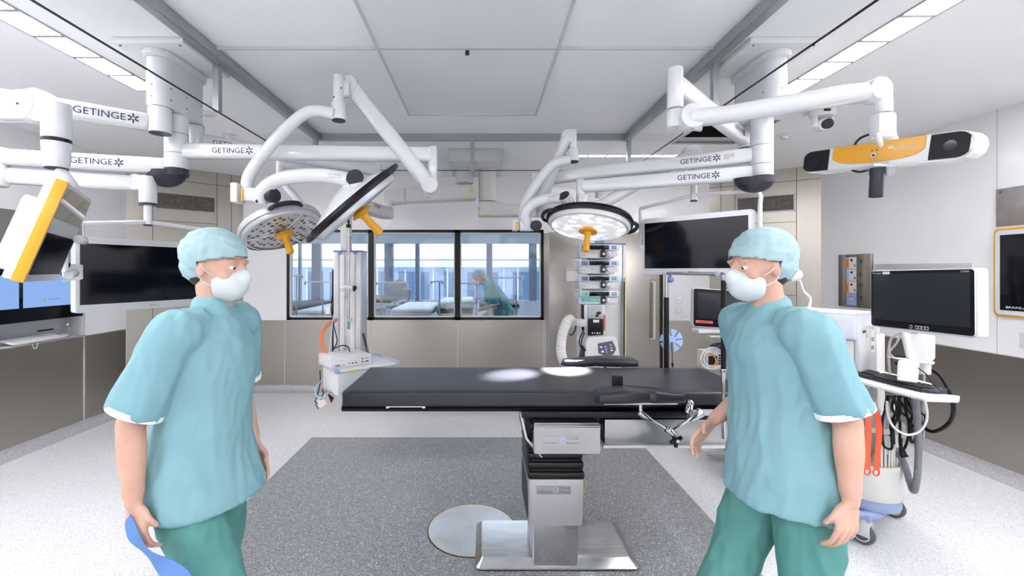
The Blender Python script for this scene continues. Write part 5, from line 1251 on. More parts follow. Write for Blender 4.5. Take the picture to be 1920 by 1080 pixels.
# keyboard tray on the machine's front arm
tray = mat('tray_white', (.78,.79,.80), .3)
cor = [P(1553,697,2.64), P(1733,746,2.09), P(1800,749,2.10), P(1800,744,2.14), P(1735,735,2.30), P(1590,688,2.80)]
zt_ = .985
def flat(px, py): z = (CH-zt_)*F/(py-VY); return (X_(px,z), z)
poly = [flat(1553,697), flat(1655,727), flat(1735,748), flat(1798,750), flat(1800,742), flat(1765,738), flat(1735,732), flat(1668,711), flat(1586,689)]
tt = thing('keyboard_tray', 'white keyboard tray reaching forward from the anaesthesia machine', 'tray', (poly[2][0], poly[2][1], zt_))
m = MB(); m.prism(poly, (0,0,zt_-.014), V(1,0,0), V(0,1,0), V(0,0,1), .014, .003); m.build('tray', tray, tt)
m = MB(); m.tube([P(1567,722,2.5),P(1570,728,2.5),P(1605,742,2.45),P(1612,741,2.5),P(1640,728,2.55)], .009, 10, smooth=4); m.tube([P(1567,722,2.5),P(1575,716,2.55),P(1600,708,2.62)], .009, 10, smooth=4); m.build('hoop_handle', mat('blue_grey_hoop', (.18,.25,.30), .35), tt)
m = MB(); c = V(*flat(1690,712), 0); m.bx(c.x-.0, c.x+.16, c.y-.02, c.y+.30, .93, .97, .01); m.build('arm', M['white2'], tt)
# keyboard
kbd = thing('keyboard', 'black computer keyboard on the white tray', 'keyboard', (*flat(1640,712), zt_))
ka, kb_ = V(*flat(1560,696), zt_), V(*flat(1722,737), zt_)
du = (kb_-ka).normalized(); dv = V(0,0,1).cross(du)
if dv.x < 0: dv = -dv
L = (kb_-ka).length; W = .15
m = MB(); m.box((ka+kb_)/2+dv*(.022+W/2)+V(0,0,.010), (L, W, .018), (du, dv if du.cross(dv).z > 0 else dv, V(0,0,1)), .005); m.build('case', M['dgrey'], kbd)
rows = 6; cols = 20; kw = (L-.02)/cols; kh = (W-.016)/rows
for i in range(rows):
    for j in range(cols):
        if (i == 4 and j in (14,16)) or (i == 0 and 4 <= j <= 8) or (i == 5 and j in (1, 6, 11, 15)) or (i==3 and j in (14,15,16)): continue
        c = ka+du*(.01+(j+.5)*kw)+dv*(.030+(i+.5)*kh)+V(0,0,.022)
        m = MB(); m.box(c, (kw*.82, kh*.8, .008), (du, dv, V(0,0,1)), .0015, 1)
        if len([1 for o in kbd.children if 'key' in o.name]) < 99: m.build('key', M['black'], kbd)
        else:
            m.bm.free()
mo = thing('computer_mouse', 'dark computer mouse at the front end of the white tray', 'mouse', (*flat(1752,740), zt_))
c = V(*flat(1752,736), zt_+.004)
m = MB(); m.ball(c+V(0,0,.002), .030, (1.9,1.05,.85), 20); 
for vv in m.bm.verts: vv.co.z = max(vv.co.z, zt_+.001)
m.build('body', M['dgrey'], mo)
m = MB(); m.ball(c+V(-.022,-.002,.018), .018, (1.3,1,.6), 14); m.build('button', M['black'], mo)
# computer monitor on its white bracket
cm = thing('computer_monitor', 'white-cased computer monitor with dark screen on the white bracket at the right', 'monitor', (2.27, 2.25, 1.28))
TLp, TRp, BLp = P(1632,507,2.52), P(1830,502,2.0), P(1630,611,2.52)
u, v, n, w_, h_ = quad_frame(TLp, TRp, BLp); c = TLp+u*w_/2-v*h_/2
if n.x > 0: n = -n
def pan(cu, cv, w2, h2, n0, th, mt, nm, r=.012, bev=.0, par=None):
    m = MB(); m.prism(rrect(w2, h2, r, 5), c+u*cu+v*cv+n*n0, u, v, n, th, bev); return m.build(nm, mt, par or cm)
pan(0,0,w_,h_,-.065,.065,M['white'],'casing',.018,.006)
pan(0,0,w_*.975,h_*.965,.0,.002,M['black'],'bezel',.014)
pan(.0,.012,w_*.915,h_*.80,.002,.0012,M['screen2'],'screen',.003)
text('CLINIO', c+v*(h_*.45)+u*(w_*.42)+n*.0035, u, v, .035, .008, M['wprint'], cm); text('TKK medical', c+v*(h_*.445)-u*(w_*.42)+n*.0035, u, v, .05, .006, M['wprint'], cm)
pan(-w_*.315, h_*.447, .04,.014,.0021,.0015,M['white2'],'sticker',.001)
for k in range(5): pan(-w_*.06+k*.017+(.012 if k else 0), -h_*.438, .0135,.017,.0021,.001,M['wprint'],'button',.0015); pan(-w_*.06+k*.017+(.012 if k else 0), -h_*.438, .010,.0125,.0033,.0004,M['black'],'button_mark',.0015)
br = thing('monitor_bracket', 'folded white bracket holding the computer monitor above the tray', 'bracket', tuple(P(1710,712,2.3)))
m = MB(); m.prism([(X_(a,2.3),Z_(b,2.3)) for a, b in ((1690,622),(1728,628),(1724,671),(1722,681),(1702,673))], (0,2.29,0), V(1,0,0), V(0,0,1), V(0,1,0), .02, .003); m.build('front_leg', M['white'], br)
m = MB(); m.prism([(X_(a,2.3),Z_(b,2.3)) for a, b in ((1724,625),(1759,630),(1759,672),(1752,681),(1722,678))], (0,2.31,0), V(1,0,0), V(0,0,1), V(0,1,0), .05, .005); m.build('rear_leg', M['white'], br)
m = MB(); m.prism([(X_(a,2.26),Z_(b,2.26)) for a, b in ((1682,682),(1684,674),(1720,676),(1722,682),(1719,718),(1681,712))], (0,2.25,0), V(1,0,0), V(0,0,1), V(0,1,0), .012, .004); m.build('lower_leg', M['white'], br)
m = MB(); m.prism([(X_(a,2.26),Z_(b,2.26)) for a, b in ((1684,674),(1752,678),(1748,684),(1720,680))], (0,2.25,0), V(1,0,0), V(0,0,1), V(0,1,0), .09, .004); m.build('bridge', M['white'], br)
m = MB(); m.cyl(P(1730,700,2.36), P(1730,682,2.36), .034, seg=20); m.build('pivot', M['white'], br)
# cables and hoses around the machine
cable('white_cable', 'white cable hanging in an S from the monitor bracket', [P(1690,624,2.42),P(1672,634,2.45),P(1666,660,2.48),P(1668,700,2.5)], .006, M['white2'])
cable('white_cable', 'white cable curling behind the folded monitor bracket', [P(1688,628,2.40),P(1680,645,2.40),P(1668,660,2.42),P(1676,670,2.42),P(1690,672,2.40)], .005, M['white2'])
cable('black_cable', 'thick black cable arching from the monitor bracket down to the right', [P(1742,690,2.35),P(1764,706,2.3),P(1780,735,2.25),P(1788,765,2.25),P(1782,790,2.3),P(1762,806,2.35),P(1742,808,2.4),P(1725,790,2.45)], .010, M['black'])
cable('black_cable', 'thin black mouse cable behind the white bracket', [P(1722,690,2.2),P(1738,703,2.15),P(1752,722,2.12),P(1768,736,2.12)], .003, M['black'])
cable('black_cable', 'short black cable behind the monitor bracket', [P(1676,668,2.48),P(1700,672,2.45),P(1680,682,2.45)], .008, M['black'])
random.seed(3)
xs_ = [1664,1668,1672,1678,1684,1690,1696,1700,1706]
for k, x in enumerate(xs_):
    a = random.uniform(-8,10); b = random.uniform(-14,22); yb = random.uniform(805,838)
    zz = 2.46+random.uniform(-.04,.05)
    pts = [P(x,742,zz), P(x+a,765,zz-.02), P(x+b,790,zz), P(x+b*.6+random.uniform(-8,8),yb,zz+.02)]
    if k % 2: pts += [P(x+b*.6+12,yb+8,zz), P(x+b+18,yb-25,zz-.02), P(x+20,770,zz), P(x+6,744,zz)]
    o = cable('black_cable', 'black cable of the tangled bundle hanging under the white tray', pts, .0065, M['black']); o['group'] = 'tangled black cables under the tray'
cable('white_cable', 'white cable looping below the tray from the bin to the black cable tie', [P(1663,752,2.40),P(1664,775,2.38),P(1675,800,2.36),P(1700,815,2.34),P(1725,808,2.32),P(1738,785,2.3),P(1735,755,2.28),P(1728,745,2.3)], .006, M['white2'])
t = thing('power_plug', 'black power plug dangling on a cable below the tray', 'plug', tuple(P(1694,852,2.42)))
m = MB(); m.tube([P(1690,822,2.42),P(1690,840,2.42)], .006, 10); m.tube([P(1690,838,2.42),P(1693,852,2.42),P(1697,858,2.41)], [.010,.018,.020], 14); m.build('body', M['black'], t)
hose([P(1716,748,2.36),P(1720,790,2.38),P(1722,840,2.4),P(1720,890,2.4),P(1714,920,2.42),P(1706,905,2.45),P(1696,870,2.5),P(1678,840,2.55)], .017, 90, M['ghose'], 'corrugated_hose', 'dark grey corrugated hose hanging in a long loop right of the bin')
hose([P(1530,742,2.42),P(1560,738,2.42),P(1585,752,2.42),P(1597,785,2.42),P(1596,830,2.42)], .022, 46, M['cream'], 'breathing_hose', 'cream corrugated breathing hose arching beside the bin')
hose([P(1398,838,2.72),P(1384,860,2.72),P(1377,885,2.72),P(1385,908,2.72),P(1402,912,2.72),P(1418,898,2.75),P(1424,870,2.8)], .021, 46, M['cream'], 'breathing_hose', 'cream hose looping near the floor at the left wheel of the machine')
t = thing('hose_connector', 'lime green and blue hose connector above the left wheel of the machine', 'connector', tuple(P(1398,832,2.72)))
m = MB(); m.cyl(P(1394,842,2.72), P(1400,828,2.72), .023, seg=18); m.build('collar', M['lime'], t)
m = MB(); m.cyl(P(1400,828,2.72), P(1406,818,2.72), .019, seg=18); m.build('stub', M['lblue'], t)
rb = thing('breathing_bag', 'dark teal breathing bag hanging beside the table at the person\'s wrist', 'bag', tuple(P(1388,790,2.5)))
m = MB(); m.tube([P(1360,770,2.62),P(1368,792,2.62),P(1392,797,2.62),P(1412,795,2.62),P(1425,790,2.62)], [.06,.10,.09,.085,.05], 20, smooth=4, flat=.6); m.build('body', mat('dark_teal_rubber', (.02,.10,.12), .4), rb)
# catheters and straps in the bin
for k in range(11):
    x = -.19+.2*k/10; y = -.40-.035*math.sin(PI*k/10)
    m = MB(); m.tube([(x,y,.42),(x+random.uniform(-.015,.015),y,.6),(x+random.uniform(-.03,.03),y+.01,.78+random.uniform(-.05,.06))], .011, 8, smooth=3, flat=.5)
    tag(m.build('wrapped_tube', M['white2'] if k % 3 else M['cream']), 'clear wrapped tube standing in the round bin of the machine', 'tube', 'wrapped tubes standing in the bin')
    o = C.objects[-1]; o.location = AM.translation; o.rotation_euler = (0,0,am.rotation_euler.z)
for lab, pts in (('broad red strap hanging over the front of the round bin', [P(1613,754,2.40),P(1622,762,2.38),P(1628,800,2.37),P(1626,850,2.36),P(1626,880,2.36)]), ('narrow red strap hanging right of the broad one on the bin', [P(1622,752,2.40),P(1638,765,2.40),P(1648,800,2.40),P(1645,850,2.40),P(1643,882,2.40)])):
    w2 = .016 if 'broad' in lab else .008
    m = MB(); q = crom(pts, 6)
    A = [p+V(-w2,0,0) for p in q]; B2 = [p+V(w2,0,0) for p in q]
    for i in range(len(q)-1):
        m.face([A[i],B2[i],B2[i+1],A[i+1]])
    bmesh.ops.remove_doubles(m.bm, verts=m.bm.verts, dist=1e-5); bmesh.ops.recalc_face_normals(m.bm, faces=m.bm.faces)
    r_ = bmesh.ops.solidify(m.bm, geom=m.bm.faces[:], thickness=.003)
    t = thing('strap', lab, 'strap', tuple(pts[0])); m.build('band', M['red'], t)
    m = MB(); e = pts[-1]; m.tube([e+V(-w2,0,0), e+V(-w2*.9,0,-.02), e+V(0,0,-.03), e+V(w2*.9,0,-.02), e+V(w2,0,0)], .004, 8, smooth=3); m.build('ring', M['red'], t)
t = thing('strap_tag', 'white and red folded tag at the top of the red straps', 'tag', tuple(P(1628,758,2.38)))
m = MB(); m.box(P(1627,757,2.385), (.075,.004,.035), (V(.9,0,-.43), V(0,1,0), V(.43,0,.9)), .001); m.build('tag', M['white2'], t)
for k in range(3): m = MB(); m.box(P(1620+k*7,754+k*3.2,2.381), (.008,.003,.03), (V(.9,0,-.43), V(0,1,0), V(.43,0,.9))); m.build('stripe', M['red'], t)
# ---------------------------------------------------------------- right wall fittings
def wallY(px): return XR*F/(px-VX)
def wz(py, y): return CH-(py-VY)*y/F
y0, y1 = wallY(1577), wallY(1638)
g = thing('glove_dispenser', 'stainless glove dispenser on the right wall with letters X L M S', 'dispenser', (XR, (y0+y1)/2, 1.2))
zt_, zb_ = wz(478,y0), wz(573,y0)
ya, yb_ = wallY(1590), wallY(1611)
m = MB(); m.bx(XR-.03, XR-.001, y0, ya, zb_, zt_, .002); m.build('side_strip', M['steelv'], g)
m = MB(); m.bx(XR-.03, XR-.001, yb_, y1, zb_, zt_, .002); m.build('front_strip', M['steelv'], g)
m = MB(); m.bx(XR-.03, XR-.001, ya, yb_, zt_-.02, zt_, .001); m.bx(XR-.03, XR-.001, ya, yb_, zb_, zb_+.012, .001); m.bx(XR-.004,XR-.001,ya,yb_,zb_,zt_); m.build('back_plate', M['steelv'], g)
ht = (zt_-zb_-.04)/4
for k, ch_ in enumerate('XLMS'):
    text(ch_, V(XR-.0315, (yb_*.65+y1*.35), zt_-.08-k*ht*.98), V(0,-1,0), V(0,0,1), .035, .045, M['dgrey'], g)
labs = ['white glove box with orange side in the dispenser, topmost of four', 'white glove box with blue side, second from the top in the dispenser', 'white glove box with orange side, third from the top in the dispenser', 'blue glove box at the bottom of the dispenser']
for k in range(4):
    b_ = thing('glove_box', labs[k], 'glove box', (XR-.012, (ya+yb_)/2, zb_+.015+(3-k)*ht), group='glove boxes in the dispenser')
    z0 = zb_+.016+(3-k)*ht; m = MB(); m.bx(XR-.022, XR-.005, yb_+.004, ya-.004, z0, z0+ht-.006, .001); m.build('box', M['lblue'] if k == 3 else M['white2'], b_)
    if k < 3:
        m = MB(); m.bx(XR-.024, XR-.021, ya-.035, ya-.004, z0+.01, z0+ht-.02); m.build('side_print', M['lblue'] if k == 1 else M['orange'], b_)
        m = MB(); m.bx(XR-.0235, XR-.0215, ya-.085, ya-.06, z0+ht-.05, z0+ht-.028); m.build('print', M['black'], b_)
        m = MB(); m.bx(XR-.0235, XR-.0215, yb_+.02, yb_+.04, z0+.02, z0+.045); m.build('print', M['blueclip'], b_)
    else:
        m = MB(); m.tube([V(XR-.023,(ya+yb_)/2+math.cos(a)*.05,z0+ht*.5+math.sin(a)*.03) for a in [2*PI*i/20 for i in range(21)]], .003, 6, cap=False); m.build('print', M['orange'], b_)
y0, y1 = wallY(1640), wallY(1822)
g = thing('wall_niche_frame', 'thin grey metal frame on the right wall behind the computer monitor', 'frame', (XR, (y0+y1)/2, 1.3))
m = MB(); m.bx(XR-.006, XR-.0005, y1, y0, 1.615, 1.668, .001); m.build('top_bar', M['silver'], g)
for y in (y0, y1): m = MB(); m.bx(XR-.006, XR-.0005, y-.012, y+.012, 1.05, 1.615, .001); m.build('side_bar', M['silver'], g)
m = MB(); m.bx(XR-.006, XR-.0005, y1, y0, 1.05, 1.075, .001); m.build('bottom_bar', M['silver'], g)
ys = wallY(1870)
g = thing('wall_display', 'yellow-edged display on the right wall at the edge of the picture', 'display', (XR, ys-.45, 1.25))
zt_, zb_ = wz(430,ys), wz(592,ys); yn = ys-.95
m = MB(); m.prism(rrect(ys-yn, zt_-zb_, .035, 5, (ys+yn)/2, (zt_+zb_)/2), (XR-.001,0,0), V(0,1,0), V(0,0,1), V(-1,0,0), .030, .003); m.build('yellow_edge', M['yellow'], g)
m = MB(); m.prism(rrect(ys-yn-.03, zt_-zb_-.03, .03, 5, (ys+yn)/2, (zt_+zb_)/2), (XR-.031,0,0), V(0,1,0), V(0,0,1), V(-1,0,0), .006, .002); m.build('frame', M['white'], g)
m = MB(); m.bx(XR-.040, XR-.036, yn+.045, ys-.05, zb_+.05, zt_-.05, .001); m.build('screen', M['screen'], g)
text('BRAINLAB', V(XR-.041, ys-.16, zb_+.075), V(0,-1,0), V(0,0,1), .14, .016, M['wprint'], g)
g = thing('steel_plate', 'stainless cover plate on the right wall above the yellow-edged display', 'cover plate', (XR, ys-.4, 2.0))
m = MB(); m.bx(XR-.012, XR-.0005, ys-.9, ys, 1.945, 2.235, .002); m.build('plate', noisy(mat('scuffed_steel_plate', (.50,.48,.46), .35, .9), 7, (.42,.40,.38), (.56,.54,.52), .25, .7), g)
m = MB(); m.cyl((XR-.015,ys-.03,2.21),(XR-.011,ys-.03,2.21), .006, seg=10); m.build('screw', M['dgrey'], g)
g = thing('wall_socket', 'white socket plate low on the white right wall at the picture edge', 'socket', (XR, wallY(1918), 1.08))
m = MB(); m.bx(XR-.012, XR-.0005, wallY(1918)-.1, wallY(1914), 1.03, 1.14, .003); m.build('plate', M['white2'], g)
# ---------------------------------------------------------------- ceiling-mounted camera and detectors
zc = 3.37; xc = X_(1547,zc)
g = thing('ceiling_camera', 'white dome-type video camera with black lens on the ceiling at the right', 'camera', (xc, zc, HC))
m = MB(); m.bx(xc-.09, xc+.11, zc-.09, zc+.11, HC-.012, HC-.001, .003); m.build('mount_plate', M['white2'], g)
m = MB(); m.lathe([(0,HC-.012),(.085,HC-.012),(.085,HC-.05),(.07,HC-.062),(0,HC-.062)], (xc-.02,zc,0), (0,0,1), 32); m.build('base', M['white2'], g)
m = MB(); m.box((xc-.05,zc-.085,HC-.035),(.05,.012,.018),None,.004); m.build('front_window', M['black'], g)
for s in (-1,1): m = MB(); m.box((xc-.02+s*.062,zc,HC-.10),(.016,.055,.085),None,.007); m.build('bracket_arm', M['white2'], g)
m = MB(); m.cyl((xc-.02,zc+.04,HC-.120),(xc-.035,zc-.055,HC-.135), .047, seg=28, bev=.008); hd_ = m.build('head', M['white2'], g)
m = MB(); m.cyl((xc-.036,zc-.058,HC-.1355),(xc-.04,zc-.085,HC-.14), .037, seg=28); m.build('lens', M['black'], g)
def detector(label, px, py, r=.055):
    z = 1.26*F/(VY-py); x = X_(px,z)
    g = thing('smoke_detector', label, 'smoke detector', (x, z, HC))
    m = MB(); m.lathe([(0,-.001),(r,-.001),(r,-.014),(r*.6,-.022)], (x,z,HC), (0,0,1), 28); m.build('base', M['white2'], g)
    m = MB(); m.lathe([(0,-.02),(r*.6,-.02),(r*.55,-.045),(0,-.050)], (x,z,HC), (0,0,1), 24); m.build('head', M['white2'], g)
detector('white smoke detector on the ceiling left, right of the left pendant column', 430, 253)
detector('white smoke detector on the ceiling behind the ceiling camera', 1470, 252, .05)
g = thing('ceiling_speaker', 'flat round white speaker on the ceiling beside the left pendant column', 'speaker', (X_(383,3.45), 3.45, HC))
m = MB(); m.cyl((X_(383,3.45),3.45,HC-.008),(X_(383,3.45),3.45,HC-.001), .075, seg=36, bev=.002); m.build('plate', M['white2'], g)
# ---------------------------------------------------------------- yellow tracking camera
tc = thing('tracking_camera', 'long white tracking camera bar with yellow front and black lens ends', 'tracking camera', (1.53, 1.66, 2.05))
a, b = P(1505,306,1.93), P(1826,268,1.40)
u = (b-a).normalized(); n = V(-u.y*-1, 0, 0); n = u.cross(V(0,0,1)).normalized()
if n.dot(V(-.7,-.7,0)) < 0: n = -n
v = n.cross(u).normalized(); v = v if v.z > 0 else -v
L = (b-a).length; c0 = (a+b)/2
def bar(f0, f1, h0f, off, th, mt, name, n_=26, bev=.004, sh=0.0):
    top = []; bot = []
    for k in range(n_+1):
        s = f0+(f1-f0)*k/n_; hh = h0f(s); 
        top.append(((s-.5)*L, hh[0])); bot.append(((s-.5)*L, hh[1]))
    poly = top+bot[::-1]
    m = MB(); m.prism(poly, c0+n*off, u, v, n, th, bev); return m.build(name, mt, tc)
def cap_h(s, H=.048):
    e = min(s, 1-s)*L; r = .040
    k = math.sqrt(max(0, 1-(1-min(1, e/r))**2)); k = max(k, .3)
    return (H*k, -H*k)
bar(0.0, 1.0, cap_h, -.085, .085, M['white'], 'body', 40, .006)
bar(.012, .20, lambda s: (cap_h(s)[0]*.92, cap_h(s)[1]*.86), .0, .004, M['black'], 'lens_window', 14, .001)
bar(.80, .985, lambda s: (cap_h(s)[0]*.92, cap_h(s)[1]*.86), .0, .004, M['black'], 'lens_window', 14, .001)
bar(.225, .775, lambda s: (.047, -.040*math.sqrt(max(.0001, 1-abs((s-.5)/.28)**3.2))+.012), .0, .0035, M['yellow'], 'yellow_front', 30, .0008)
for s_ in (.10, .90):
    m = MB(); p = c0+u*(s_-.5)*L+n*.004; m.cyl(p, p+n*.0015, .018, seg=22); m.build('lens', M['screen'], tc)
m = MB(); p = c0+n*.0035-v*.002; m.cyl(p, p+n*.003, .009, seg=20); m.build('sensor', M['silver'], tc)
MB().cyl(p+n*.003, p+n*.0035, .005, seg=16).build('sensor_core', M['black'], tc)
for q in (-.008,.008): m = MB(); pp = p+v*.018+u*q; m.cyl(pp, pp+n*.0015, .0025, seg=8); m.build('led', M['dgrey'], tc)
text('BRAINLAB', c0+u*L*.165+v*.018+n*.0042, u, v, .075, .009, M['wprint'], tc)
m = MB(); m.prism([(-.006,-.004),(.0,.006),(.008,.006),(.002,-.004)], c0+u*L*.085+v*.018+n*.0040, u, v, n, .0006); m.build('emblem', M['wprint'], tc)
m = MB(); h0 = P(1645,316,1.64); h1 = P(1642,370,1.64); m.cyl(h0, h1, .0215, seg=28, bev=.002); m.cyl(h0+V(0,0,.004), h0+V(0,0,-.022), .0235, seg=28); m.build('grip', M['dgrey'], tc)
m = MB(); m.prism([(-.03,.02),(.04,.028),(.038,.0),(.025,-.03),(.0,-.028),(-.0,.008),(-.03,.006)], P(1664,315,1.62), V(1,0,.15), V(0,0,1), V(0,1,0), .012, .003); m.build('bracket', M['grey'], tc)
m = MB(); m.box((P(1648,313,1.64)), (.09,.06,.010), None, .003); m.build('grip_plate', M['silver'], tc)
# fork that carries it (hangs from the right boom)
m = MB(); m.box(P(1655,236,1.66), (.072,.05,.095), None, .012); m.build('fork_head', M['white'], tr)
m = MB(); m.tube([P(1645,250,1.64), P(1650,268,1.64), P(1659,285,1.66)], .010, 10, smooth=4); m.tube([P(1670,250,1.66), P(1676,264,1.68), P(1684,282,1.70)], .016, 12, smooth=4, flat=.6); m.build('fork', M['white'], tr)
cable('black_cable', 'black cable curving behind the top of the yellow tracking camera', [P(1640,249,1.68),P(1615,258,1.72),P(1603,272,1.76),P(1608,285,1.78)], .005, M['black'])
cable('black_cable', 'black cable curling under the yellow tracking camera', [P(1636,316,1.66),P(1615,322,1.72),P(1600,320,1.76),P(1595,314,1.78)], .004, M['black'])
# ---------------------------------------------------------------- the room beyond the window
BX0, BX1, BY0, BY1 = -5.2, 4.6, YB+.13, 11.2
m = MB(); m.bx(BX0, BX1, BY0-.02, BY1, -.1, -.0); struct('floor_beyond', m, M['floor'])
m = MB(); m.bx(BX0, BX1, BY0, BY1, HC, HC+.06); struct('ceiling_beyond', m, M['ceil'])
m = MB(); m.bx(BX0-.08, BX0, BY0, BY1, 0, HC); m.bx(BX1, BX1+.08, BY0, BY1, 0, HC); struct('wall_beyond_sides', m, mat('blue_white_wall', (.62,.70,.84), .5))
m = MB(); m.bx(BX0, BX1, BY1, BY1+.1, 0, Z_(563,BY1)); m.bx(BX0, BX1, BY1, BY1+.1, Z_(457,BY1), HC); struct('wall_beyond', m, mat('grey_blue_parapet', (.50,.55,.62), .5))
for k, (a, b, lab) in enumerate(((585,601,''),(721,737,''),(779,786,''),(912,923,''),(992,1006,''),(560,563,''),(640,646,''),(470,480,''),(1060,1068,''))):
    m = MB(); m.bx(X_(a,BY1), X_(b,BY1), BY1-.03, BY1+.1, Z_(563,BY1), Z_(457,BY1)); struct('trim_beyond', m, mat('slate_mullion', (.16,.19,.25), .4) if k == 0 else bpy.data.materials['slate_mullion'])
m = MB(); m.bx(BX0, BX1, BY1-.02, BY1+.1, Z_(487,BY1)-.012, Z_(487,BY1)+.006); struct('trim_beyond_rail', m, bpy.data.materials['slate_mullion'])
m = MB(); m.bx(BX0, BX1, BY1+.04, BY1+.046, Z_(563,BY1), Z_(457,BY1)); struct('window_2', m, M['winglass'])
# facade opposite, seen through those windows
ft = thing('opposite_building', 'pale blue glazed building across the yard behind the window', 'building', (0, 17, -4))
m = MB(); m.bx(-16, 16, 17, 19, -4, 2.12); m.build('facade', mat('pale_blue_facade', (.40,.50,.66), .5), ft)
m = MB(); m.bx(-16, 16, 16.7, 19, 1.75, 2.12); m.build('parapet', mat('white_parapet', (.85,.88,.92), .5), ft)
for k in range(18):
    x = -7.8+k*.9
    m = MB(); m.bx(x, x+.62 if k%3 else x+.3, 16.95, 17.0, -.3, 1.55); m.build('window', mat('blue_window', (.12,.19,.32), .15) if k == 0 else bpy.data.materials['blue_window'], ft)
for k in range(30):
    x = -8+k*.55
    m = MB(); m.bx(x, x+.05, 16.9, 16.98, -.6, 1.7); m.build('fin', mat('pale_fin', (.70,.78,.90), .4) if k == 0 else bpy.data.materials['pale_fin'], ft)
# strip lamps beyond
for k, (x0, x1, y) in enumerate(((-3.4,-.8,7.6),(-.2,2.6,7.6),(-3.4,2.6,9.6))):
    t = thing('strip_light', ('left strip light','right strip light','rear long strip light')[k]+' on the ceiling of the room behind the window', 'ceiling light', ((x0+x1)/2, y, HC))
    m = MB(); m.bx(x0, x1, y-.08, y+.08, HC-.02, HC-.003); m.build('diffuser', M['lampb'], t)
    m = MB(); m.bx(x0-.01, x1+.01, y-.09, y-.08, HC-.025, HC-.002); m.bx(x0-.01, x1+.01, y+.08, y+.09, HC-.025, HC-.002); m.build('trim', M['alu'], t)
sheet = noisy(mat('white_sheet', (.72,.77,.84), .8), 6, (.68,.73,.80), (.78,.82,.88), .3, .7)
def bed(name, label, cat, x, y, wd, ln, z, topm, sheet_h=.05, dark=True):
    t = thing(name, label, cat, (x, y, 0))
    m = MB(); m.box((x,y,z-sheet_h/2), (wd, ln, sheet_h), None, .02, 3); m.build('mattress', topm, t)
    m = MB(); m.box((x,y,z-sheet_h-.035), (wd*.94, ln*.96, .06), None, .01); m.build('frame', M['silver'], t)
    m = MB(); m.box((x,y,z*.45), (.28,.4,z*.7), None, .03); m.build('pedestal', M['silver'], t)
    m = MB(); m.box((x,y,.09), (wd*.8, ln*.6, .06), None, .02); m.build('base', M['silver'], t)
    for sx in (-1,1):
        m = MB(); m.bx(x+sx*(wd/2+.01)-.006, x+sx*(wd/2+.01)+.006, y-ln*.35, y+ln*.35, z-.09, z-.06); m.build('side_rail', M['chrome'], t)
        for sy in (-1,1): m = MB(); m.cyl((x+sx*wd*.38,y+sy*ln*.28,.035),(x+sx*wd*.38+.03,y+sy*ln*.28,.035), .034, seg=14); m.build('castor', M['black'], t)
    return t
bed('operating_table', 'black padded operating table behind the left window pane', 'operating table', X_(565,7.6), 7.6, .52, 1.9, 1.03, M['pad'])
bed('stretcher', 'white covered stretcher behind the left window pane beside the supply column', 'stretcher', X_(618,7.3), 7.3, .50, 1.5, 1.0, sheet)
bed('operating_table', 'black padded operating table behind the middle pane at its left edge', 'operating table', X_(715,8.3), 8.3, .74, 1.6, 1.10, M['pad'])
bed('stretcher', 'wide white covered stretcher in the middle window pane', 'stretcher', X_(784,7.6), 7.6, .64, 1.6, 1.0, sheet)
pl = bed('stretcher', 'stretcher with folded white bedding at the window mullion', 'stretcher', X_(858,8.0), 8.0, .60, 1.7, .95, M['pad'])
m = MB(); m.box((X_(858,8.0),7.7,1.04), (.60,1.0,.13), None, .05, 4); 
for vv in m.bm.verts: vv.co.z += noise.noise(vv.co*5)*.03
tag(m.build('folded_bedding', sheet), 'folded white bedding on the stretcher at the window mullion', 'bedding')
bed('operating_table', 'black padded operating table in the right window pane', 'operating table', X_(935,7.9), 8.3, .70, 1.6, 1.02, M['pad'])
# chair-like head rest unit
hx_, hy_ = X_(750,9.5), 9.5
t = thing('treatment_chair', 'grey treatment chair with raised padded back in the middle window pane', 'chair', (hx_, hy_, 0))
greyp = mat('grey_upholstery', (.22,.24,.28), .5)
m = MB(); m.box((hx_-.05,hy_,1.22), (.42,.14,.34), (V(.85,0,.5), V(0,1,0), V(-.5,0,.85)), .04, 3); m.build('backrest', greyp, t)
m = MB(); m.box((hx_+.12,hy_,1.05), (.18,.3,.36), (V(.95,0,-.3), V(0,1,0), V(.3,0,.95)), .04, 3); m.build('side_pad', greyp, t)
m = MB(); m.box((hx_,hy_,.82), (.5,.6,.1), None, .03, 3); m.build('seat', greyp, t)
m = MB(); m.cyl((hx_,hy_,.04),(hx_,hy_,.8), .07, seg=18); m.cyl((hx_,hy_,.0),(hx_,hy_,.05), .28, seg=28, bev=.01); m.build('pedestal', M['silver'], t)
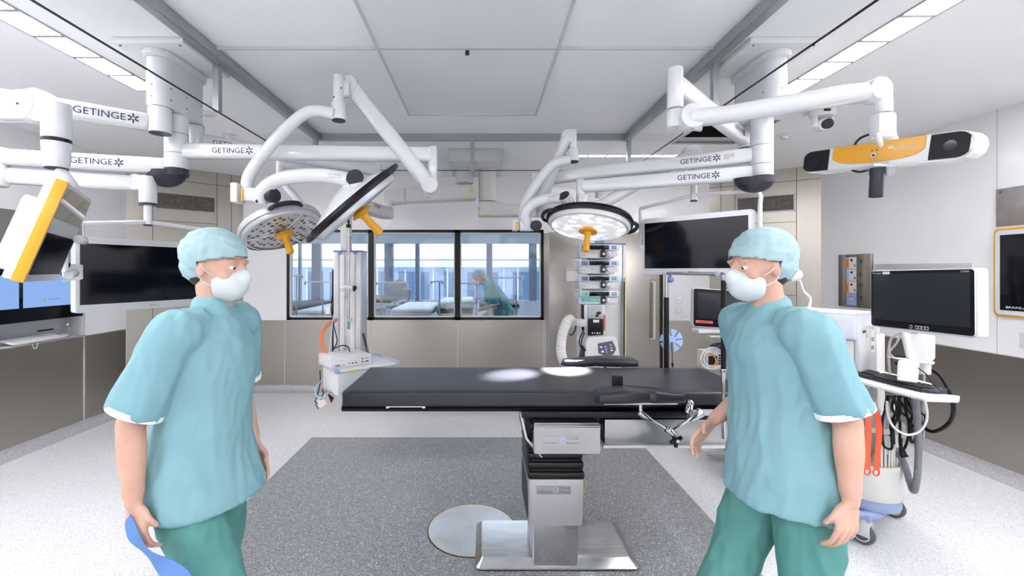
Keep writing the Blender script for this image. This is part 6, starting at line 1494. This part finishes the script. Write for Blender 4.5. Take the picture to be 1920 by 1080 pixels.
# thin posts with crossbars
for k, (px, pt, pb, l, r, lab) in enumerate(((556,517,580,545,566,'far left of the left pane'),(605,529,580,572,630,'behind the supply column'),(714,530,585,706,762,'left edge of the middle pane'),(824,528,585,809,829,'right half of the middle pane'),(893,531,585,864,898,'left edge of the right pane'),(968,521,600,925,975,'right side of the right pane'))):
    y = 6.42 if k != 3 else 6.45
    t = thing('infusion_stand', 'thin metal stand with crossbar seen at the '+lab, 'stand', (X_(px,y), y, 0))
    m = MB(); m.cyl((X_(px,y),y,.05),(X_(px,y),y,Z_(pt,y)), .012, seg=10); m.build('pole', M['alu'], t)
    m = MB(); m.cyl((X_(l,y),y,Z_(pt,y)),(X_(r,y),y,Z_(pt-.5,y)), .012, seg=10); m.build('crossbar', M['silver'], t)
    m = MB(); m.box((X_(px,y),y,.03),(.34,.04,.03),None,.006); m.box((X_(px,y),y,.03),(.04,.34,.03),None,.006); m.build('foot', M['dgrey'], t)
    for q in (l, r): m = MB(); m.cyl((X_(q,y),y,Z_(pt,y)-.04),(X_(q,y),y,Z_(pt,y)+.01), .016, seg=10); m.build('hook', M['alu'], t)
# ---------------------------------------------------------------- people
def remesh(mb, voxel, iters=5, disp=None):
    bmesh.ops.recalc_face_normals(mb.bm, faces=mb.bm.faces)
    me = bpy.data.meshes.new('_r'); mb.bm.to_mesh(me); mb.bm.free()
    o = bpy.data.objects.new('_r', me); C.objects.link(o)
    r = o.modifiers.new('r', 'REMESH'); r.mode = 'VOXEL'; r.voxel_size = voxel; r.use_smooth_shade = True
    s = o.modifiers.new('s', 'SMOOTH'); s.iterations = iters; s.factor = .5
    dg = bpy.context.evaluated_depsgraph_get(); out = bpy.data.meshes.new_from_object(o.evaluated_get(dg))
    bpy.data.objects.remove(o); bpy.data.meshes.remove(me)
    if disp:
        ns = [v.normal.copy() for v in out.vertices]
        for v, n_ in zip(out.vertices, ns): v.co += n_*disp(v.co)
    for p in out.polygons: p.use_smooth = True
    return out
def mesh_obj(me, name, mt, parent):
    me.transform(WM[parent.name].inverted()); me.name = name; me.materials.clear(); me.materials.append(mt)
    o = bpy.data.objects.new(name, me); link(o, parent); return o
def limb(m, pts, rad, side=None, n=5, seg=18, flat_end=False, flat_start=False):
    """pts with (a,b) radii: a along side axis, b across"""
    P_ = crom(pts, n) if len(pts) > 2 else [Vector(p) for p in pts]
    k0 = len(pts)-1; R_ = []
    for i in range(len(P_)):
        t = i/(len(P_)-1)*k0; k = min(int(t), k0-1); f = t-k; f = f*f*(3-2*f)
        a = rad[k] if isinstance(rad[k], tuple) else (rad[k],)*2; b = rad[k+1] if isinstance(rad[k+1], tuple) else (rad[k+1],)*2
        R_.append((a[0]+(b[0]-a[0])*f, a[1]+(b[1]-a[1])*f))
    rings = []
    for i, p in enumerate(P_):
        d = (P_[min(i+1,len(P_)-1)]-P_[max(i-1,0)]).normalized()
        s = Vector(side) if side is not None else (V(0,1,0) if abs(d.y) < .9 else V(1,0,0))
        x = (s-d*s.dot(d)).normalized(); y = d.cross(x)
        rings.append([m.bm.verts.new(p+x*math.cos(2*PI*k/seg)*R_[i][0]+y*math.sin(2*PI*k/seg)*R_[i][1]) for k in range(seg)])
    for a, b in zip(rings, rings[1:]):
        for k in range(seg): m.bm.faces.new((a[k], a[(k+1)%seg], b[(k+1)%seg], b[k]))
    for rg, p, sgn in ((rings[0], P_[0], -1), (rings[-1], P_[-1], 1)):
        d = (P_[1]-P_[0]).normalized() if sgn < 0 else (P_[-1]-P_[-2]).normalized()
        rr = R_[0] if sgn < 0 else R_[-1]; prev = rg
        if (flat_end and sgn > 0) or (flat_start and sgn < 0):
            m.bm.faces.new(rg); continue
        for q in (.5, .85):
            nr = [m.bm.verts.new(p+(v.co-p)*math.sqrt(1-q*q)+d*sgn*min(rr)*q) for v in rg]
            for k in range(seg): m.bm.faces.new((prev[k], prev[(k+1)%seg], nr[(k+1)%seg], nr[k]))
            prev = nr
        m.bm.faces.new(prev)
def hand(m, wr, d, pn, curl, thumb_side, sc=1.0):
    """five separate fingers; d hand direction, pn palm normal (fingers curl towards it), thumb_side +-1 along x axis"""
    d = Vector(d).normalized(); pn = Vector(pn); pn = (pn-d*pn.dot(d)).normalized(); x = d.cross(pn)*thumb_side
    lens = (.078,.086,.080,.063); kn = (.086,.090,.086,.078)
    limb(m, [wr-d*.01, wr+d*.03, wr+d*.07], [(.026*sc,.018*sc),(.034*sc,.015*sc),(.038*sc,.013*sc)], side=x)
    for i in range(4):
        off = (1.5-i)*.0225*sc; base = wr+d*kn[i]*sc+x*off
        limb(m, [wr+d*.02*sc+x*off*.6, base], [.012*sc, .0105*sc], side=x, seg=10)
        dd = (d+x*(1.5-i)*.07).normalized(); p = base; a = 0; pts = [p]; L = lens[i]*sc
        for s_, c_ in zip((.45,.30,.25), (.55,1.0,.75)):
            a += curl*c_*(1+.12*i); dn = dd*math.cos(a)+pn*math.sin(a); p = p+dn*L*s_; pts.append(p)
        limb(m, pts, [.0093*sc,.0088*sc,.008*sc,.0068*sc], side=x, seg=10, n=3)
    tb_ = wr+d*.025*sc+x*.026*sc
    limb(m, [wr+d*.012*sc+x*.01*sc, tb_+pn*.006, tb_+(x*.55+d*.75+pn*.25)*.036*sc, tb_+(x*.60+d*1.35+pn*.65)*.040*sc], [.015*sc,.014*sc,.0105*sc,.0085*sc], side=pn, seg=12, n=4)
skin = noisy(mat('skin', (.55,.33,.25), .5), 9, (.50,.29,.22), (.60,.37,.285), .3, .7)
_b = skin.node_tree.nodes['Principled BSDF']; _b.inputs['Subsurface Weight'].default_value = .08; _b.inputs['Subsurface Radius'].default_value = (.02,.008,.005)
tunic = noisy(mat('aqua_scrub_cloth', (.17,.345,.385), .75), 2.2, (.155,.32,.365), (.20,.38,.42), .3, .7)
pants = noisy(mat('green_scrub_cloth', (.075,.25,.235), .75), 2.2, (.065,.225,.21), (.095,.285,.265), .3, .7)
capm = noisy(mat('pale_aqua_cap', (.30,.45,.48), .7), 12, (.275,.42,.455), (.34,.49,.52), .3, .7)
maskm = mat('white_face_mask', (.55,.60,.62), .7)
hemw = mat('white_hem', (.82,.84,.85), .7)
clog = mat('white_clog', (.75,.76,.78), .45)
hairm = mat('dark_hair', (.03,.02,.015), .6)
eyew = mat('eye_white', (.8,.78,.76), .2); iris = mat('dark_iris', (.03,.02,.015), .15)
def person(label, base, fwd, arms, legs, lean=.04, head_fwd=.03, voxel=.0048, detail=True, gaze=0, bend=0, tcol=None, cap_col=None):
    f = V(*fwd, 0).normalized(); s = V(-f.y, f.x, 0); B = V(*base, 0)
    t = thing('person', label, 'person', tuple(B))
    def W(p): return B + f*p[0] + s*p[1] + V(0,0,p[2])
    tor = lambda z: lean*(z-.9)/.5 + (bend*max(0, z-.95)**1.2)
    def T(z, dy=0, df=0): return W((tor(z)+df, dy, z-(bend*.28*max(0,z-1.0))))
    side = s
    # head frame
    hc = T(1.608)+f*head_fwd - V(0,0,bend*.12); g = (f+V(0,0,-.10-bend*.5)).normalized(); hs = s; hu = g.cross(hs)*1.0
    hu = hu if hu.z > 0 else -hu
    def H(a, b, c): return hc+g*a+hs*b+hu*c
    m = MB(); ax = (g, hs, hu)
    m.ball(H(-.008,0,.028), .1, (.96,.75,.90), 28, ax)
    limb(m, [H(.02,0,.0), H(.035,0,-.05), H(.050,0,-.088)], [(.066,.072),(.056,.055),(.030,.028)], side=hs)        # jaw
    m.ball(H(.072,0,-.092), .022, (1,1.1,.8), 12, ax)
    limb(m, [H(.086,0,.030), H(.100,0,.005), H(.112,0,-.018)], [.008,.011,.014], side=hs, seg=12)                 # nose
    for b in (-1,1):
        m.ball(H(.100,b*.012,-.022), .009, (1,1,.8), 10, ax); m.ball(H(.078,b*.032,.034), .016, (.9,1.6,.55), 12, ax)   # nostril, brow
        m.ball(H(.0765,b*.031,.0215), .0125, (.9,1.25,.55), 12, ax); m.ball(H(.0755,b*.031,.0025), .012, (.9,1.2,.45), 12, ax)
        m.ball(H(.060,b*.042,-.018), .024, (.9,.9,1), 12, ax)                                                       # cheek
        m.ball(H(-.010,b*.074,.0), .030, (.62,.30,1), 14, ax); m.ball(H(-.004,b*.080,.012), .018, (.6,.4,.8), 10, ax)  # ear
    m.ball(H(.090,0,-.050), .013, (.8,2.0,.5), 12, ax); m.ball(H(.089,0,-.060), .012, (.8,1.7,.5), 12, ax)         # lips
    limb(m, [T(1.38), T(1.47)+f*.01, hc-hu*.06-g*.012], [(.085,.07),(.054,.055),(.052,.056)], side=side)            # neck
    limb(m, [T(.90), T(1.02), T(1.15), T(1.30), T(1.40), T(1.45)], [(.165,.115),(.150,.105),(.145,.102),(.168,.118),(.15,.095),(.07,.06)], side=side, seg=24)
    # tunic volumes
    tm = MB()
    limb(tm, [T(.785,df=.01), T(.90), T(1.02), T(1.15), T(1.30), T(1.405), T(1.455)], [(.215,.190),(.208,.172),(.190,.150),(.178,.140),(.182,.140),(.150,.108),(.078,.072)], side=side, seg=28, flat_start=True)
    tcut = []
    for b in (-1,1):
        tm.ball(T(1.398,b*.162), .083, (1,1,.95), 18); tm.ball(T(1.425,b*.105), .070, (1,1,.8), 18)
    for b, (el, wr, hd, curl, pn) in ((-1, arms[0]), (1, arms[1])):
        sh = T(1.395, b*.168); E, Wr = W(el), W(wr); HD = W(hd)
        limb(m, [T(1.40,b*.10), sh, sh.lerp(E,.45), E], [(.05,.05),(.052,.053),(.046,.047),(.040,.041)], side=side)
        limb(m, [E, E.lerp(Wr,.3), E.lerp(Wr,.8), Wr], [(.038,.039),(.039,.041),(.029,.031),(.026,.021)], side=side)
        hand(m, Wr, HD-Wr, (W(pn)-W((0,0,0))), curl, (1 if b < 0 else -1)*(1 if (W(pn)-W((0,0,0))).dot(s)*b < 0 else -1))
        ee = sh.lerp(E, .86)
        limb(tm, [T(1.395,b*.08), sh+s*b*.008+V(0,0,.006), sh.lerp(E,.45)+s*b*.01, ee+s*b*.008], [(.068,.070),(.072,.076),(.070,.076),(.074,.082)], side=side, seg=22, flat_end=True)
        tcut.append((ee, (E-sh).normalized()))
        hm = MB(); x_, y_, z_ = frame_of((E-sh).normalized()); 
        x_ = side-z_*side.dot(z_); x_.normalize(); y_ = z_.cross(x_); c_ = ee+s*b*.008+z_*.004
        rr = [(1.0,-.018),(1.0,.0),(.93,.002),(.93,-.018)]
        rings = [[hm.bm.verts.new(c_+x_*math.cos(2*PI*k/28)*.0745*q[0]+y_*math.sin(2*PI*k/28)*.082*q[0]+z_*q[1]) for k in range(28)] for q in rr+[rr[0]]]
        for a_, b_ in zip(rings, rings[1:]):
            for k in range(28): hm.bm.faces.new((a_[k], a_[(k+1)%28], b_[(k+1)%28], b_[k]))
        hm.build('sleeve_hem', hemw, t)
    pm = MB()
    limb(pm, [T(.86), T(.97), T(1.06)], [(.150,.118),(.150,.115),(.140,.105)], side=side, seg=24)
    for b, (kn_, an_, toe) in ((-1, legs[0]), (1, legs[1])):
        hp, K, A, Te = T(.86, b*.092), W(kn_), W(an_), W(toe)
        limb(m, [hp, hp.lerp(K,.5), K], [(.088,.09),(.074,.078),(.056,.060)], side=side)
        limb(m, [K, K.lerp(A,.3), K.lerp(A,.75), A], [(.054,.056),(.056,.060),(.040,.042),(.036,.040)], side=side)
        limb(m, [A, A.lerp(Te,.5)+V(0,0,-.01), Te], [(.036,.040),(.040,.034),(.036,.022)], side=side)
        limb(pm, [hp, hp.lerp(K,.5), K, K.lerp(A,.4), K.lerp(A,.86)], [(.092,.100),(.094,.096),(.086,.088),(.080,.088),(.078,.088)], side=side, seg=22, flat_end=True)
        sm = MB(); ft = (Te-A); ft.z = ft.z; d_ = ft.normalized()
        heel = A-d_*.03+V(0,0,-.02)
        limb(sm, [heel, A+d_*.02+V(0,0,-.012), A.lerp(Te,.6)+V(0,0,-.002), Te+d_*.02], [(.042,.045),(.046,.052),(.050,.044),(.044,.030)], side=side)
        mesh_obj(remesh(sm, .008, 2), 'clog', clog, t)
    body = mesh_obj(remesh(m, voxel, 3), 'body', skin, t)
    def folds(p, k=1.0):
        q = p
        return k*(.0085*noise.noise(V(q.x*7, q.y*7, q.z*3.2)) - .011*abs(noise.noise(V(q.x*11+3, q.y*11, q.z*5+q.x*9))) - .0065*abs(noise.noise(V(q.x*22, q.y*22, q.z*9-q.x*12))) + .005)
    tme = remesh(tm, max(voxel*1.5,.008), 5, lambda p: folds(p, 1.3)); to = mesh_obj(tme, 'tunic', tcol or tunic, t)
    mesh_obj(remesh(pm, max(voxel*1.5,.008), 5, lambda p: folds(p, 1.5)), 'trousers', pants, t)
    hr = MB(); hr.ball(H(-.050,0,-.022), .062, (.75,.98,.8), 20, ax); mesh_obj(remesh(hr, .006, 2), 'hair', hairm, t)
    cm_ = MB(); cm_.ball(H(-.020,0,.052), .112, (1.02,.84,.86), 32, ax); cm_.ball(H(-.055,0,.015), .085, (.85,.92,.9), 24, ax)
    cme = remesh(cm_, .006, 3, lambda p: .004*noise.noise(p*45)-.008*abs(noise.noise(V(p.x*16,p.y*16,p.z*34)))+.003)
    # trim the cap off the face: keep what is above the brow line or behind the ear
    bmc = bmesh.new(); bmc.from_mesh(cme)
    kill = [v for v in bmc.verts if ((v.co-hc).dot(hu) < .022+.30*max(0,(v.co-hc).dot(g)) and (v.co-hc).dot(g) > -.015) ]
    bmesh.ops.delete(bmc, geom=kill, context='VERTS'); bmc.to_mesh(cme); bmc.free()
    cap = mesh_obj(cme, 'cap', cap_col or capm, t); sd = cap.modifiers.new('thickness', 'SOLIDIFY'); sd.thickness = .003
    mk = MB(); mk.ball(H(.046,0,-.052), .072, (.98,.90,.88), 28, ax); mk.ball(H(.100,0,-.022), .030, (1,.9,1.1), 16, ax)
    mme = remesh(mk, .005, 3)
    mb_ = bmesh.new(); mb_.from_mesh(mme); bmesh.ops.delete(mb_, geom=[v for v in mb_.verts if (v.co-hc).dot(g) < .022], context='VERTS'); mb_.to_mesh(mme); mb_.free()
    mo_ = mesh_obj(mme, 'face_mask', maskm, t); sd = mo_.modifiers.new('thickness', 'SOLIDIFY'); sd.thickness = .002
    for b in (-1,1):
        st = MB(); st.tube([H(.030,b*.060,-.022), H(.010,b*.078,-.005), H(-.012,b*.083,.020)], .0018, 6, smooth=4); st.tube([H(.030,b*.058,-.060), H(.0,b*.070,-.045), H(-.018,b*.078,-.02)], .0018, 6, smooth=4); st.build('mask_strap', maskm, t)
        ey = MB(); ey.ball(H(.0735,b*.031,.012), .0120, (1,1,1), 16, ax); eo = ey.build('eye', eyew, t)
        ir = MB(); ir.ball(H(.0800,b*.031,.011), .0078, (.8,1,1), 12, ax); ir.build('iris', iris, eo)
    return t
# walking right, at the left of the picture
p1 = person('person in aqua scrubs and cap walking to the right at the left edge', (-1.02, 1.58), (1, -.05),
    arms=[((-.075,-.225,1.115), (-.055,-.235,.875), (-.045,-.235,.775), .42, (.25,1,0)),
          ((-.01,.225,1.12), (.06,.22,.885), (.09,.21,.79), .35, (0,-1,-.2))],
    legs=[((.13,-.10,.50), (.30,-.10,.095), (.46,-.10,.045)), ((-.03,.10,.49), (-.33,.10,.19), (-.21,.10,.05))], lean=.03, head_fwd=.01)
# walking left, at the right of the picture
p2 = person('person in aqua scrubs and cap walking to the left past the table end', (1.095, 1.57), (-1, -.05),
    arms=[((-.05,-.22,1.125), (.155,-.185,.995), (.235,-.17,.925), .30, (-.3,1,-.5)),
          ((-.04,.215,1.12), (-.03,.235,.885), (-.01,.24,.79), .42, (.2,-1,0))],
    legs=[((.12,-.10,.50), (.28,-.10,.095), (.44,-.10,.045)), ((-.02,.10,.49), (-.32,.10,.19), (-.20,.10,.05))], lean=.045)
t = thing('cloth_strip', 'twisted blue cloth strip held in the right hand of the person at the left', 'cloth', (-.98, 1.36, .75))
m = MB(); h1_ = V(-.965+.0-.055, 1.58-.235, .80)
pts = crom([V(p[0]-.055,p[1],p[2]) for p in (V(-1.03,1.325,.845), V(-1.01,1.318,.80), V(-.965,1.318,.745), V(-.90,1.318,.69), V(-.845,1.32,.645), V(-.80,1.325,.60))], 6)
for i in range(len(pts)-1):
    w0, w1 = .012+.022*i/len(pts), .012+.022*(i+1)/len(pts); tw = .5*math.sin(i*.4); tw2 = .5*math.sin((i+1)*.4)
    n0, n1 = V(.5,tw,.7).normalized(), V(.5,tw2,.7).normalized()
    m.face([pts[i]-n0*w0, pts[i]+n0*w0, pts[i+1]+n1*w1, pts[i+1]-n1*w1])
bmesh.ops.remove_doubles(m.bm, verts=m.bm.verts, dist=1e-5); bmesh.ops.recalc_face_normals(m.bm, faces=m.bm.faces); bmesh.ops.solidify(m.bm, geom=m.bm.faces[:], thickness=.004)
m.build('cloth', mat('blue_cloth', (.09,.20,.46), .7), t)
# bending over a table in the room beyond
p3 = person('person in dark teal scrubs bending over a table behind the right window pane', (X_(945,7.25), 7.25), (-1, -.15),
    arms=[((.22,-.20,1.02), (.30,-.14,.98), (.36,-.13,.96), .4, (0,1,-.5)), ((.20,.22,1.00), (.28,.16,.93), (.33,.15,.88), .4, (0,-1,-.5))],
    legs=[((.12,-.10,.50), (.14,-.10,.095), (.30,-.10,.045)), ((.0,.10,.50), (-.10,.10,.095), (.06,.10,.045))], lean=.10, bend=.42, voxel=.010,
    tcol=noisy(mat('dark_teal_scrub', (.08,.30,.32), .75), 3, (.07,.27,.29), (.10,.34,.36)))
